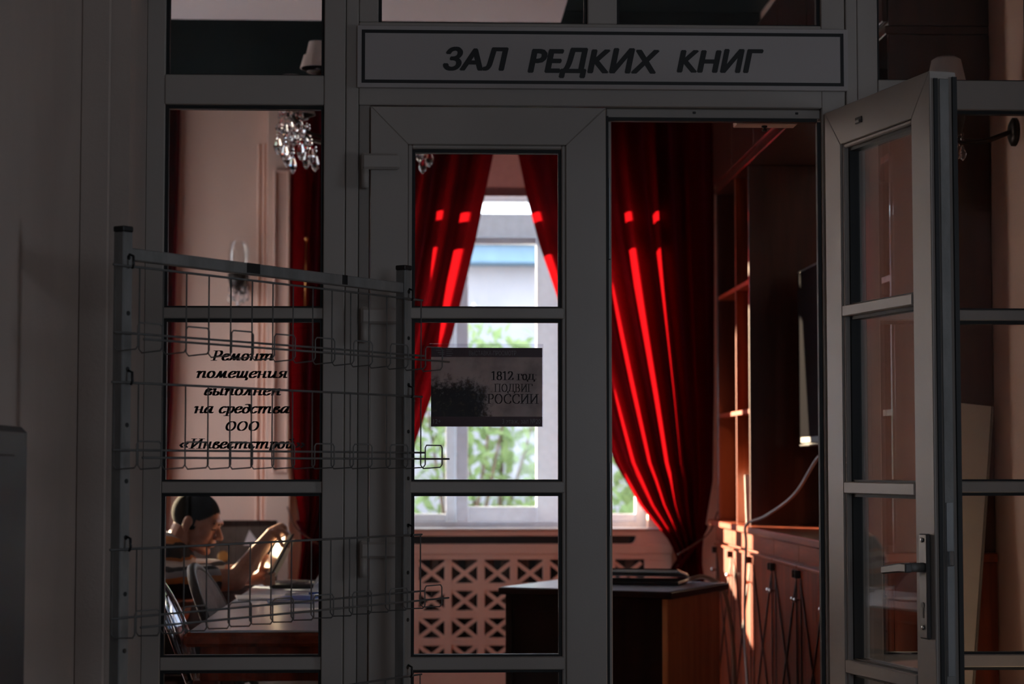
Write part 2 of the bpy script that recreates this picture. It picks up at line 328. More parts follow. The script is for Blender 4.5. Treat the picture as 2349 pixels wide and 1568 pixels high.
# ------------------------------------------------------------------ lettering
def el(cx, cy, rx, ry, n=20): return [(cx+rx*math.cos(2*PI*i/n), cy+ry*math.sin(2*PI*i/n)) for i in range(n+1)]
ST = lambda x: [(x, .72), (x, 0)]
SF = lambda x, y, w_=.11: [(x-w_, y), (x+w_, y)]
GL = {
 'и': (.56, [[(0,.44),(.06,.5),(.09,.44),(.09,.12),(.14,.02),(.24,.05),(.37,.25)], [(.38,.5),(.38,.1),(.43,.01),(.5,.06)]]),
 'п': (.56, [[(0,.42),(.06,.5),(.1,.44),(.1,0)], [(.1,.25),(.2,.44),(.32,.5),(.38,.42),(.38,.1),(.43,.01),(.5,.06)]]),
 'т': (.84, [[(0,.42),(.06,.5),(.1,.44),(.1,0)], [(.1,.25),(.2,.44),(.3,.5),(.36,.42),(.36,0)], [(.36,.25),(.46,.44),(.58,.5),(.64,.42),(.64,.1),(.69,.01),(.76,.06)]]),
 'н': (.56, [[(0,.43),(.06,.5),(.1,.44),(.1,0)], [(.1,.24),(.38,.27)], [(.38,.5),(.38,.1),(.43,.01),(.5,.06)]]),
 'м': (.68, [[(0,.03),(.05,.02),(.12,.15),(.2,.5)], [(.2,.5),(.29,.02)], [(.29,.02),(.48,.5)], [(.48,.5),(.48,.1),(.53,.01),(.6,.06)]]),
 'л': (.50, [[(0,.04),(.05,.01),(.12,.12),(.24,.5)], [(.24,.5),(.32,.5)], [(.32,.5),(.32,.1),(.37,.01),(.44,.06)]]),
 'о': (.46, [el(.2, .25, .16, .25)]),
 'е': (.42, [[(.06,.24),(.28,.3),(.33,.42),(.22,.5),(.08,.38),(.04,.18),(.14,.01),(.28,.04),(.36,.14)]]),
 'с': (.40, [[(.31,.42),(.24,.5),(.1,.4),(.04,.2),(.13,.01),(.26,.03),(.34,.13)]]),
 'а': (.52, [[(.34,.46),(.22,.5),(.08,.36),(.04,.15),(.12,.01),(.24,.1),(.34,.35)], [(.37,.5),(.35,.1),(.4,.01),(.47,.07)]]),
 'р': (.46, [[(0,.43),(.06,.5),(.09,.4),(.09,-.2)], [(0,-.2),(.2,-.2)], [(.09,.28),(.2,.48),(.34,.45),(.36,.22),(.26,.02),(.1,.04)]]),
 'д': (.46, [el(.2, .22, .16, .22), [(.36,.22),(.37,.46),(.27,.66),(.12,.64)]]),
 'в': (.44, [[(.06,.08),(.09,.4),(.22,.5),(.3,.42),(.12,.27)], [(.12,.27),(.34,.24),(.34,.06),(.18,0),(.06,.08)]]),
 'я': (.52, [[(.37,.5),(.16,.49),(.09,.36),(.2,.25),(.37,.25)], [(.37,.5),(.37,.1),(.42,.01),(.48,.06)], [(.22,.24),(.12,.03),(.02,.03)]]),
 'щ': (.70, [[(0,.44),(.06,.5),(.09,.44),(.09,.1),(.14,.01),(.22,.05),(.3,.22)], [(.31,.5),(.31,.1),(.36,.01),(.44,.05),(.52,.22)], [(.53,.5),(.53,.06),(.58,.01),(.62,-.02),(.6,-.16)]]),
 'ы': (.64, [[(0,.43),(.06,.5),(.09,.44),(.08,.1),(.14,0),(.28,.03),(.32,.18),(.22,.28),(.09,.24)], [(.47,.5),(.47,.1),(.52,.01),(.59,.06)]]),
 'Р': (.52, [ST(.1), SF(.1, 0), [(0,.72),(.12,.72)], [(.1,.72),(.34,.71),(.43,.54),(.34,.36),(.1,.34)]]),
 'И': (.72, [ST(.1), ST(.54), SF(.1,0), SF(.54,0), SF(.1,.72), SF(.54,.72), [(.1,.06),(.54,.66)]]),
 'О': (.72, [el(.33, .36, .26, .36, 26)]),
 '«': (.62, [[(.16,.42),(.02,.25)], [(.02,.25),(.16,.08)], [(.42,.42),(.28,.25)], [(.28,.25),(.42,.08)]]),
 '»': (.62, [[(.10,.42),(.24,.25)], [(.24,.25),(.10,.08)], [(.36,.42),(.50,.25)], [(.50,.25),(.36,.08)]]),
 'П': (.72, [ST(.1), ST(.54), SF(.1,0), SF(.54,0), [(0,.72),(.64,.72)]]),
 'Д': (.72, [[(.12,.05),(.2,.35),(.22,.72)], [(.14,.72),(.6,.72)], ST(.52), [(0,-.14),(0,.03),(.64,.03),(.64,-.14)]]),
 'В': (.62, [ST(.1), [(0,.72),(.3,.72),(.42,.56),(.3,.39),(.1,.38)], [(.1,.38),(.36,.37),(.48,.2),(.36,0),(0,0)]]),
 'Г': (.56, [ST(.1), SF(.1,0), [(0,.72),(.46,.72)], [(.46,.72),(.47,.56)]]),
 'С': (.66, [[(.54,.55),(.5,.68),(.33,.72),(.12,.6),(.05,.36),(.13,.1),(.34,0),(.5,.05),(.56,.18)]]),
 '1': (.44, [ST(.2), SF(.2,0,.14), [(.06,.62),(.2,.72)]]),
 '8': (.52, [el(.24,.54,.15,.17), el(.24,.19,.18,.19)]),
 '2': (.52, [[(.06,.55),(.1,.68),(.25,.72),(.38,.58),(.3,.34),(.06,.03)], [(.06,.03),(.42,.03)], [(.42,.03),(.45,.16)]]),
 'г': (.42, [[(.1,.5),(.1,0)], SF(.1,0), [(0,.5),(.36,.5)], [(.36,.5),(.37,.38)]]),
 ':': (.26, [[(.08,.08),(.1,.08)], [(.08,.42),(.1,.42)]]),
 ' ': (.30, []),
}
GL['й'] = (.56, GL['и'][1]+[[(.16,.70),(.24,.62),(.34,.71)]])
GL['Й'] = GL['И']
GL['Δ'] = (.60, [[(.1,.05),(.17,.3),(.18,.5)], [(.12,.5),(.5,.5)], [(.44,.5),(.44,.03)], [(0,-.12),(0,.03),(.54,.03),(.54,-.12)]])   # upright small de
def nib_text(txt, nw, nh, shear):
    """letters drawn with a broad nib: list of convex polygons in em units, total width"""
    polys = []; x = 0
    for ch in txt:
        adv, strokes = GL[ch]
        for s_ in strokes:
            pts = catmull([(p[0], p[1], 0) for p in s_], 4) if 2 < len(s_) < 12 else [Vector((p[0], p[1], 0)) for p in s_]
            for i in range(len(pts)-1):
                q = []
                for p in (pts[i], pts[i+1]):
                    for dx, dy in ((-1,-1),(1,-1),(1,1),(-1,1)): q.append((p.x+dx*nw/2, p.y+dy*nh/2))
                q = sorted(set((round(a, 5), round(b, 5)) for a, b in q)); lo = []; hi = []
                def cr(o, a, b): return (a[0]-o[0])*(b[1]-o[1])-(a[1]-o[1])*(b[0]-o[0])
                for p in q:
                    while len(lo) > 1 and cr(lo[-2], lo[-1], p) <= 0: lo.pop()
                    lo.append(p)
                for p in reversed(q):
                    while len(hi) > 1 and cr(hi[-2], hi[-1], p) <= 0: hi.pop()
                    hi.append(p)
                polys.append([(a+x+shear*b, b) for a, b in lo[:-1]+hi[:-1]])
        x += adv
    return polys, x
def nib_build(name, txt, x0, x1, zb, zh, Y, mat, parent, org, nw=.13, nh=.035, shear=.22):
    """x0..x1 span, zb baseline, zh em height (cap .72 em)"""
    polys, wd = nib_text(txt, nw, nh, shear); mnx = min(p[0] for q in polys for p in q); mxx = max(p[0] for q in polys for p in q); k = (x1-x0)/(mxx-mnx)
    mb = MB()
    for q in polys: mb.add([(x0+(p[0]-mnx)*k, Y, zb+p[1]*zh) for p in q], [tuple(range(len(q)))])
    return mb.build(name, mat, parent, org, fix=False)
def font_build(name, txt, x0, x1, z0, z1, Y, mat, parent, org, shear=0., off=0., thick=0.):
    c = bpy.data.curves.new('txt', 'FONT'); c.body = txt; c.size = 1; c.shear = shear; c.resolution_u = 3
    o = bpy.data.objects.new('txt', c); COL.objects.link(o); dg = bpy.context.evaluated_depsgraph_get(); me = bpy.data.meshes.new_from_object(o.evaluated_get(dg))
    xs = [v.co.x for v in me.vertices]; ys = [v.co.y for v in me.vertices]; ax, bx, ay, by = min(xs), max(xs), min(ys), max(ys)
    mb = MB(); ax -= off; bx += off; ay -= off*.6; by += off*.6
    for dx, dy in (((0, 0),) if not off else ((-off, 0), (-off/3, 0), (off/3, 0), (off, 0), (-off*.5, off*.6), (off*.5, off*.6), (-off*.5, -off*.6), (off*.5, -off*.6))):
        mb.add([(x0+(v.co.x+dx-ax)/(bx-ax)*(x1-x0), Y-1e-5*len(mb.v)/max(1, len(me.vertices)), z0+(v.co.y+dy-ay)/(by-ay)*(z1-z0)) for v in me.vertices], [tuple(p.vertices) for p in me.polygons])
    bpy.data.objects.remove(o); bpy.data.meshes.remove(me); bpy.data.curves.remove(c)
    return mb.build(name, mat, parent, org, fix=False)


# ================================================================== THE SETTING
RX0, RX1, RY1 = -2.2, 1.84, 5.73           # reading room: left wall, right wall, window wall
WX0, WX1, WZ0, WZ1 = -.27, 1.205, .905, 3.06   # opening of the window in view
def slab(name, mat, lo, hi, label, cat): return tag(MB().box(lo, hi).build(name, mat), label, cat, kind='structure')
wall('wall_back', 'peach', 'y', RY1, RY1+.24, RX0-.12, RX1+.25, 0, 3.25, [(WX0, WX1, WZ0, WZ1)], 'peach plastered wall around the curtained window')
wall('wall_back_frieze', 'teal', 'y', RY1-.02, RY1+.4, RX0-.12, RX1+.25, 3.25, 3.9, [], 'dark teal frieze above the peach window wall')
LW = [(3.0, 3.62), (4.20, 5.06), (5.12, 5.62)]
LZ = [(.15, 3.0), (.15, 2.7), (.15, 3.0)]
wall('wall_left', 'peach', 'x', RX0-.12, RX0, 0, RY1, 0, 3.9, [(a, b, c, d) for (a, b), (c, d) in zip(LW, LZ)], 'peach plastered side wall with three windows, left of the reader')
wall('wall_right', 'peach', 'x', RX1, RX1+.25, 0, RY1, 0, 3.9, [], 'peach plastered wall behind the mahogany wall unit')
wall('wall_front', 'hall_wall', 'y', -.30, .10, RX0-.25, 4.6, 0, 3.9, [(-.752, 1.69, 0, 2.95)], 'grey plastered wall around the glazed partition')
slab('floor', 'floor_wood', (RX0-.25, .10, -.12), (RX1+.25, RY1+.4, 0), 'brown wooden floor of the reading room', 'floor')
slab('floor_hall', 'floor_tile', (-1.2, -8.4, -.12), (4.85, .10, 0), 'grey tiled floor of the dim hall', 'floor')
slab('ceiling', 'teal', (RX0-.25, -.30, 3.75), (RX1+.25, RY1+.4, 3.9), 'dark teal ceiling of the reading room', 'ceiling')
pc = atz(1286, 52, 3.3)
slab('ceiling_panel', 'ceiling_white', (RX0+.1, .35, 3.3), (pc.x, pc.y, 3.42), 'white suspended ceiling panel seen through the top panes', 'ceiling')
wall('wall_hall_left', 'hall_wall', 'x', -1.2, -.873, -8.4, -.30, 0, 3.4, [], 'grey hall wall at the left edge of the view')
wall('wall_hall_right', 'hall_wall', 'x', 4.6, 4.85, -8.4, -.30, 0, 3.4, [(-2.9, -2.0, 1.1, 2.4)], 'grey hall wall far to the right')
wall('wall_hall_rear', 'hall_wall', 'y', -8.4, -8.1, -.873, 4.6, 0, 3.4, [(3.15, 4.35, 1.0, 3.0), (1.0, 2.15, 1.0, 2.35)], 'grey hall wall with two windows, facing the partition')
slab('ceiling_hall', 'hall_wall', (-1.2, -8.4, 3.4), (4.85, -.30, 3.6), 'grey ceiling of the dim hall', 'ceiling')
tag(MB().box((-.873, -.315, 0), (-.80, -.30, 3.4)).build('trim_1', 'hall_wall', bev=.004), 'narrow plaster strip left of the partition', 'trim', kind='structure')
tag(MB().box((-.873, -8.1, 0), (-.858, -.30, .09)).build('baseboard_hall', 'pvc', bev=.003), 'pale skirting along the left hall wall', 'baseboard', kind='structure')
tag(MB().box((RX0, RY1-.02, 0), (WX0-.5, RY1, .10)).build('baseboard_back', 'peach_trim', bev=.003), 'peach skirting below the window wall', 'baseboard', kind='structure')

# simple unseen windows, added for their daylight; one is known from its reflection
def plain_window(name, axis, c, u0, u1, z0, z1, nu, nz, label):
    root = thing(name, label, 'window', (0, 0, 0), kind='structure')
    def bx(mb, a0, a1, b0, b1, d=.03):
        return mb.box((a0, c-d, b0), (a1, c+d, b1)) if axis == 'y' else mb.box((c-d, a0, b0), (c+d, a1, b1))
    fr = MB()
    for a in ((u0, u0+.06, z0, z1), (u1-.06, u1, z0, z1), (u0+.06, u1-.06, z0, z0+.06), (u0+.06, u1-.06, z1-.06, z1)): bx(fr, *a)
    fr.build('frame', 'window_white', root)
    us = [u0+.06+(u1-u0-.12)*i/nu for i in range(nu+1)]; zs = [z0+.06+(z1-z0-.12)*i/nz for i in range(nz+1)]
    for u in us[1:-1]: bx(MB(), u-.02, u+.02, z0+.06, z1-.06, .022).build('mullion', 'window_white', root)
    for z in zs[1:-1]: bx(MB(), u0+.06, u1-.06, z-.018, z+.018, .02).build('transom', 'window_white', root)
    for i in range(nu):
        for j in range(nz): bx(MB(), us[i], us[i+1], zs[j], zs[j+1], .003).build('pane', 'glass', root)
    return root
for i, (a, b) in enumerate(LW):
    plain_window('window_%d' % (5, 6, 7)[i], 'x', RX0-.06, a, b, *LZ[i], 2, 2, ['white side window nearest the partition, behind a sheer curtain', 'white side window between two others, letting sun onto the reader', 'white side window nearest the window wall, behind a sheer curtain'][i])
plain_window('window_8', 'y', -8.25, 1.0, 2.15, 1.0, 2.35, 3, 2, 'wide white hall window behind the viewer')
plain_window('window_10', 'x', 4.72, -2.9, -2.0, 1.1, 2.4, 2, 2, 'plain white window in the right hall wall')
plain_window('window_9', 'y', -8.25, 3.15, 4.35, 1.0, 3.0, 3, 4, 'many-paned hall window mirrored in the right fixed panes')

# ------------------------------------------------------------------ glazed partition
FT = .066                                   # frame thickness
def lite(root, x0, x1, z0, z1, y0=0., label=None):
    """one pane with its black gasket, local coordinates, front of frame at y0"""
    g = MB(); k = .0085
    for a in ((x0, x0+k, z0, z1), (x1-k, x1, z0, z1), (x0+k, x1-k, z0, z0+k*.6), (x0+k, x1-k, z1-k, z1)): g.box((a[0], y0+.018, a[2]), (a[1], y0+.045, a[3]))
    g.build('gasket', 'gasket', root)
    return MB().box((x0+.003, y0+.030, z0+.003), (x1-.003, y0+.036, z1-.003)).build('pane', 'glass', root)
def fbox(root, name, lo, hi, mat='pvc', bev=.0025): return MB().box(lo, hi).build(name, mat, root, bev=bev)
MZ = [(1.667, 1.638), (1.205, 1.1745), (.743, .709), (.275, .245)]     # glazing bars: top, bottom
H0 = at(600, 240, 0).z; T0 = at(600, 172, 0).z
XL = dict(f=-.752, g0=-.703, g1=-.279, p1=-.222, p2=-.187, leaf=-.154, leafR=.477, op=1.064, j=1.129, m=1.161, g2=1.218, g3=1.642, f2=1.69)
def sidelight(name, x0, x1, label):
    root = thing(name, label, 'window', (0, 0, 0), kind='structure')
    fbox(root, 'bottom_rail', (x0, 0, .0), (x1, FT, .10))
    fbox(root, 'transom_bar', (x0, -.002, H0), (x1, FT, T0))
    fbox(root, 'top_rail', (x0, 0, 2.88), (x1, FT, 2.95))
    for zt, zb in MZ: fbox(root, 'glazing_bar', (x0, .006, zb), (x1, FT-.01, zt))
    zs = [H0]+[z for p in MZ for z in p]+[.10]
    for i in range(0, len(zs), 2): lite(root, x0, x1, zs[i+1], zs[i])
    lite(root, x0, x1, T0, 2.88)
    return root
win1 = sidelight('window_1', XL['g0'], XL['g1'], 'fixed glazed side panel on the left with white bars and black lettering')
win2 = sidelight('window_2', XL['g2'], XL['g3'], 'fixed glazed side panel on the right behind the open door leaf')
tr = thing('trim_2', 'white framing posts and header of the glazed partition', 'frame', (0, 0, 0), kind='structure')
fbox(tr, 'post', (XL['f'], .0, 0), (XL['g0'], FT, 2.95))
fbox(tr, 'post', (XL['g1'], -.004, 0), (XL['p1'], FT, 2.95)); fbox(tr, 'post', (XL['p1']+.0015, -.001, 0), (XL['p2'], FT, 2.95)); fbox(tr, 'post', (XL['p2']+.001, .012, 0), (XL['leaf']-.002, FT, 2.258))
fbox(tr, 'post', (XL['op'], .0, 0), (XL['j'], FT, 2.95)); fbox(tr, 'post', (XL['j']+.0015, -.003, 0), (XL['m'], FT, 2.95)); fbox(tr, 'post', (XL['m']+.0015, .0, 0), (XL['g2'], FT, 2.95))
fbox(tr, 'post', (XL['g3'], .0, 0), (XL['f2'], FT, 2.95))
hz0 = 2.190
fbox(tr, 'header', (XL['p2']+.001, -.001, hz0+.022), (XL['op'], FT, 2.437))
fbox(tr, 'head_rebate', (XL['leafR']+.004, .022, hz0-.004), (XL['op'], FT+.01, hz0+.0215), 'pvc')
fbox(tr, 'head_gasket', (XL['leafR']+.004, .016, hz0-.013), (XL['op']-.01, .040, hz0-.0042), 'gasket', 0)
fbox(tr, 'jamb_gasket', (XL['op']-.010, .016, .02), (XL['op']-.0005, .040, hz0-.0135), 'gasket', 0)
for bx_ in (.72, 1.0): fbox(tr, 'screw', (bx_-.004, .0195, hz0+.008), (bx_+.004, .0225, hz0+.014), 'black_plastic', .001)
win3 = thing('window_3', 'pair of transom panes above the door sign', 'window', (0, 0, 0), kind='structure')
tm0, tm1 = at(1348, 30, 0).x, at(1415, 30, 0).x; tg0 = at(868, 30, 0).x; tg1 = XL['op']
fbox(win3, 'mullion', (tm0, 0, 2.4375), (tm1, FT, 2.95)); fbox(win3, 'side_post', (XL['p2']+.001, .0, 2.4375), (tg0, FT, 2.95))
fbox(win3, 'top_rail', (tg0, 0, 2.88), (tm0, FT, 2.95)); fbox(win3, 'top_rail', (tm1, 0, 2.88), (tg1, FT, 2.95))
lite(win3, tg0, tm0, 2.4375, 2.88); lite(win3, tm1, tg1, 2.4375, 2.88)

def leaf(root, W, H, sw_h, sw_l, rw, bars, flip):
    """door leaf in local coordinates: x from hinge to lock edge, visible face at y = 0"""
    b0, t = .012, .070
    for (a, b, c, d) in (((0, b0), (0, H), (sw_h, H-rw), (sw_h, b0+.16)), ((W, b0), (W, H), (W-sw_l, H-rw), (W-sw_l, b0+.16))):
        MB().prism([a, b, c, d], 'y', 0, t).build('stile', 'pvc', root, bev=.002)
    MB().prism([(0, H), (W, H), (W-sw_l, H-rw), (sw_h, H-rw)], 'y', .0, t).build('top_rail', 'pvc', root, bev=.002)
    MB().prism([(0, b0), (W, b0), (W-sw_l, b0+.16), (sw_h, b0+.16)], 'y', .0, t).build('bottom_rail', 'pvc', root, bev=.002)
    x0, x1 = sw_h, W-sw_l
    bd = MB(); q = .011
    for a in ((x0, x0+q, b0+.16, H-rw), (x1-q, x1, b0+.16, H-rw), (x0+q, x1-q, H-rw-q, H-rw)): bd.box((a[0], .005, a[2]), (a[1], .030, a[3]))
    bd.build('glazing_bead', 'pvc', root, bev=.003)
    zs = [H-rw-q]+[z for p in bars for z in p]+[b0+.16]
    for zt, zb in bars: fbox(root, 'glazing_bar', (x0+.004, -.002, zb), (x1-.004, t-.006, zt))
    for i in range(0, len(zs), 2): lite(root, x0+q, x1-q, zs[i+1], zs[i], .0)
LH = 2.207
d1 = thing('door_1', 'closed glazed white door leaf carrying the exhibition poster', 'door', (XL['leaf'], -.012, 0), kind='structure')
W1 = XL['leafR']-XL['leaf']
leaf(d1, W1, LH, .100, .108, .102, MZ, False)
fbox(d1, 'edge_gasket', (W1+.0005, .012, .02), (W1+.008, .034, LH-.02), 'gasket', 0)
fbox(d1, 'edge_profile', (W1+.0005, .036, .02), (W1+.018, .066, LH-.03))
for z0_, z1_ in ((2.02, 1.80), (1.255, 1.06)): fbox(d1, 'lock_rod', (W1+.0085, .016, z1_), (W1+.014, .030, z0_), 'steel_grey', .001)
def hinge(root, z):
    b = MB().box((-.024, -.016, z-.046), (-.004, -.001, z+.050)).build('hinge', 'pvc', root, bev=.005)
    MB().box((-.022, -.024, z+.004), (.078, -.001, z+.046)).build('hinge_leaf', 'pvc', b, bev=.006)
    MB().tube([(-.014, -.020, z-.046), (-.014, -.020, z+.004)], .0085, 12).build('hinge_pin', 'pvc', b, smooth=True)
for z in (at(870, 378, 0).z-.02, at(870, 730, 0).z-.02, 1.0, .25): hinge(d1, z)
ALPHA = R(12.6)
d2 = thing('door_2', 'open glazed white door leaf swung towards the viewer', 'door', (XL['op']+.004, -.020, 0), -PI/2+ALPHA, kind='structure')
W2 = .62
leaf(d2, W2, LH-.012, .100, .100, .100, MZ, False)
fbox(d2, 'edge_gasket', (W2+.0002, .010, .02), (W2+.005, .020, LH-.03), 'gasket', 0)
fbox(d2, 'edge_profile', (W2+.0002, .024, .02), (W2+.004, .050, LH-.03), 'rack_paint')
fbox(d2, 'edge_gasket', (W2+.0002, .058, .02), (W2+.007, .0695, LH-.025), 'gasket', 0)
fbox(d2, 'lock_plate', (W2+.0042, .028, .75), (W2+.0062, .046, 1.16), 'steel_grey', .0005)
fbox(d2, 'latch_bolt', (W2+.0063, .032, 1.01), (W2+.016, .043, 1.045), 'chrome', .002)
MB().prism([(.20, LH-.075), (.238, LH-.075), (.238, LH-.058), (.20, LH-.058)], 'y', -.003, .002).build('keep_slot', 'black_plastic', d2, bev=.001)
MB().box((.208, -.007, LH-.073), (.230, -.003, LH-.066)).build('keep_catch', 'steel_grey', d2, bev=.001)
hp = MB().box((W2-.062, -.012, .835), (W2-.020, -.0005, 1.085)).build('handle_plate', 'handle_grey', d2, bev=.003)
zl = 1.005
MB().tube([(W2-.041, -.012, zl), (W2-.041, -.050, zl), ], .011, 12).build('handle_spindle', 'rack_paint', hp, smooth=True)
xh = W2-.028
MB().prism([(xh, zl+.010), (xh-.03, zl+.011), (xh-.08, zl+.005), (xh-.135, zl-.002), (xh-.138, zl-.014), (xh-.134, zl-.021), (xh-.08, zl-.016), (xh-.03, zl-.012), (xh, zl-.012)], 'y', -.064, -.046).build('lever', 'handle_grey', hp, bev=.003)
for z in (1.070, .862): MB().lathe([(.006, 0), (.006, .003), (.003, .0045)], (W2-.041, -.012, z), 10, axis='y').build('plate_screw', 'chrome', hp, smooth=True)
MB().lathe([(.0075, 0), (.0075, .0015)], (W2-.041, -.012, .915), 14, axis='y').build('keyhole', 'black_plastic', hp)
MB().box((W2-.045, -.0135, .885), (W2-.037, -.012, .915)).build('keyhole_slot', 'black_plastic', hp)

# ------------------------------------------------------------------ sign over the door
a = at(820, 60, -.006); b = at(1944, 208, -.006); a2 = at(1944, 69, -.006)
sx0, sx1, sz0, sz1 = a.x, b.x, (b.z+at(820, 204, -.006).z)/2, (a.z+a2.z)/2
sg = thing('door_sign', 'long pale sign with black italic capitals above the doors', 'sign', (sx0, -.004, sz0))
MB().box((sx0, -.018, sz0), (sx1, -.004, sz1)).build('plate', 'sign_plate', sg, sg.location, bev=.0015)
fr = MB()
bo, bw = .0120, .0090
for q in ((sx0+bo, sx1-bo, sz1-bo-bw, sz1-bo), (sx0+bo, sx1-bo, sz0+bo, sz0+bo+bw), (sx0+bo, sx0+bo+bw, sz0+bo+bw, sz1-bo-bw), (sx1-bo-bw, sx1-bo, sz0+bo+bw, sz1-bo-bw)): fr.box((q[0], -.0186, q[2]), (q[1], -.0181, q[3]))
fr.build('border', 'ink', sg, sg.location)
t0, t1 = at(1016, 138, -.018), at(1752, 138, -.018)
zt, zb = at(1380, 110, -.018).z, at(1380, 165, -.018).z
dz = (zt-zb)
wds = [('ЗAЛ', 1016, 1167, 0), ('PEДKИX', 1210, 1514, .27), ('KHИГ', 1552, 1752, 0)]      # look-alike capitals give cleaner outlines
for t_, xa, xb, ds in wds:
    font_build('lettering', t_, at(xa, 138, -.018).x, at(xb, 138, -.018).x, zb-dz*ds, zt, -.0187, 'ink', sg, sg.location, shear=.21, off=.042)

# ------------------------------------------------------------------ lettering on the left panes
lt = thing('window_lettering', 'black italic lettering in six lines on the left side panel', 'lettering', at(555, 1040, .029), 0)
for t_, xa, xb, yb in (('Ремонт', 483, 628, 826), ('помещения', 450, 660, 866), ('выполнен', 467, 645, 906), ('на средства', 445, 665, 947), ('ООО', 517, 595, 987), ('«Инвестстрой»', 411, 700, 1028)):
    p0, p1 = at(xa, yb, .0285), at(xb, yb, .0285)
    nib_build('text_line', t_, p0.x, p1.x, p0.z, .0355 if t_ != 'ООО' else .0335, .0285, 'ink', lt, lt.location, .140, .045)

# ------------------------------------------------------------------ poster in its clear pocket
Yp = -.012+.0275
pa, pb = at(985, 789, Yp), at(1246, 979, Yp)
px0, px1, pz0, pz1 = pa.x, pb.x, pb.z, pa.z
po = thing('exhibition_poster', 'landscape exhibition poster in a clear pocket on the closed door', 'poster', ((px0+px1)/2, Yp, (pz0+pz1)/2))
def pp(x, y): return at(x, y, Yp)
q0, q1 = pp(989, 797), pp(1244, 978)
MB().add([(q0.x, Yp-.0006, q1.z), (q1.x, Yp-.0006, q1.z), (q1.x, Yp-.0006, q0.z), (q0.x, Yp-.0006, q0.z)], [(0, 1, 2, 3)]).build('sheet', 'poster_print', po, po.location)
for (xa, ya, xb, yb) in ((989, 797, 1244, 819), (989, 955, 1244, 978)):
    u, v = pp(xa, ya), pp(xb, yb); MB().box((u.x, Yp-.0014, v.z), (v.x, Yp-.0011, u.z)).build('band', 'maroon', po, po.location)
rim = MB()
for (xa, ya, xb, yb) in ((984, 788, 1246, 796), (984, 796, 989, 980), (1244, 796, 1246, 980)):
    u, v = pp(xa, ya), pp(xb, yb); rim.box((u.x, Yp-.0035, v.z), (v.x, Yp-.0002, u.z))
rim.build('pocket_rim', 'pocket', po, po.location)
u, v = pp(984, 788), pp(1246, 980); MB().box((u.x, Yp-.0045, v.z), (v.x, Yp-.0038, u.z)).build('pocket_front', 'pocket', po, po.location)
def pf(txt, xa, xb, yt, yb, mat, off=0., shear=0.):
    u, v = pp(xa, yt), pp(xb, yb); font_build('print', txt, u.x, v.x, v.z, u.z, Yp-.0016, mat, po, po.location, shear, off)
pf('ВЫСТАВКА-ПРОСМОТР', 1076, 1184, 804, 815, 'ink_pale')
pf('12+', 994, 1011, 961, 971, 'ink_pale'); pf('3 этаж, зал №20', 1152, 1240, 960, 973, 'ink_pale')
def pn(txt, xa, xb, yb, em, nw): 
    u, v = pp(xa, yb), pp(xb, yb); nib_build('print', txt, u.x, v.x, u.z, em, Yp-.0016, 'ink', po, po.location, nw, .035, 0)
pn('1812 гоΔ:', 1127, 1231, 871, .0315, .125); pn('ПОДВИГ', 1133, 1222, 898, .0285, .095); pn('РОССИИ', 1117, 1236, 925, .0345, .095)
lg = MB()
for i, y_ in enumerate((801, 805, 810, 815)):
    u, v = pp(1024, y_), pp(1039-3*(i % 2), y_); lg.bar((u.x, Yp-.0016, u.z), (v.x, Yp-.0016, v.z), .0009, .0003)
for i, y_ in enumerate((803, 808, 812)):
    u, v = pp(1000+4*i, y_), pp(1019, y_); lg.bar((u.x, Yp-.0016, u.z), (v.x, Yp-.0016, v.z), .0011, .0003)
lg.build('logo_lines', 'ink_pale', po, po.location)
bxl = MB()
for (xa, ya, xb, yb) in ((990, 957, 1015, 958), (990, 974, 1015, 975), (990, 958, 991, 974), (1014, 958, 1015, 974)):
    u, v = pp(xa, ya), pp(xb, yb); bxl.box((u.x, Yp-.0018, v.z), (v.x, Yp-.0015, u.z))
bxl.build('age_box', 'maroon', po, po.location)

# ================================================================== WINDOW WALL
wy = RY1+.12
w4 = thing('window_4', 'three-part white window between the red curtains', 'window', (WX0, wy, WZ0), kind='structure')
def wb_(name, xa, ya, xb, yb, y0, y1, mat='window_white', par=None, bev=.004):
    u, v = at(xa, ya, wy), at(xb, yb, wy)
    return MB().box((u.x, y0, v.z), (v.x, y1, u.z)).build(name, mat, par or w4, w4.location, bev=bev)
oz0, oz1 = WZ0, WZ1
def PXw(x): return at(x, 900, wy).x
def PZw(y): return at(1160, y, wy).z
x_l0, x_l1 = WX0, WX1
fr = MB()
zt_, zs_ = PZw(470), PZw(1196)
for q in ((WX0, WX0+.055, WZ0, WZ1), (WX1-.055, WX1, WZ0, WZ1), (WX0+.055, WX1-.055, WZ0, zs_), (WX0+.055, WX1-.055, PZw(462), 2.79), (WX0+.055, WX1-.055, WZ1-.06, WZ1)): fr.box((q[0], wy, q[2]), (q[1], wy+.07, q[3]))
fr.build('outer_frame', 'window_white', w4, w4.location)
MB().box((WX0+.055, wy-.004, PZw(545)), (WX1-.055, wy+.07, PZw(490))).build('transom_bar', 'window_white', w4, w4.location, bev=.006)
for (a_, b_) in ((1023, 1046), (1290, 1312)): MB().box((PXw(a_), wy-.002, zs_), (PXw(b_), wy+.07, PZw(545))).build('mullion', 'window_white', w4, w4.location, bev=.005)
for (a_, b_) in ((1030, 1046), (1290, 1304)): MB().box((PXw(a_), wy-.002, PZw(490)), (PXw(b_), wy+.07, PZw(462))).build('mullion', 'window_white', w4, w4.location, bev=.005)
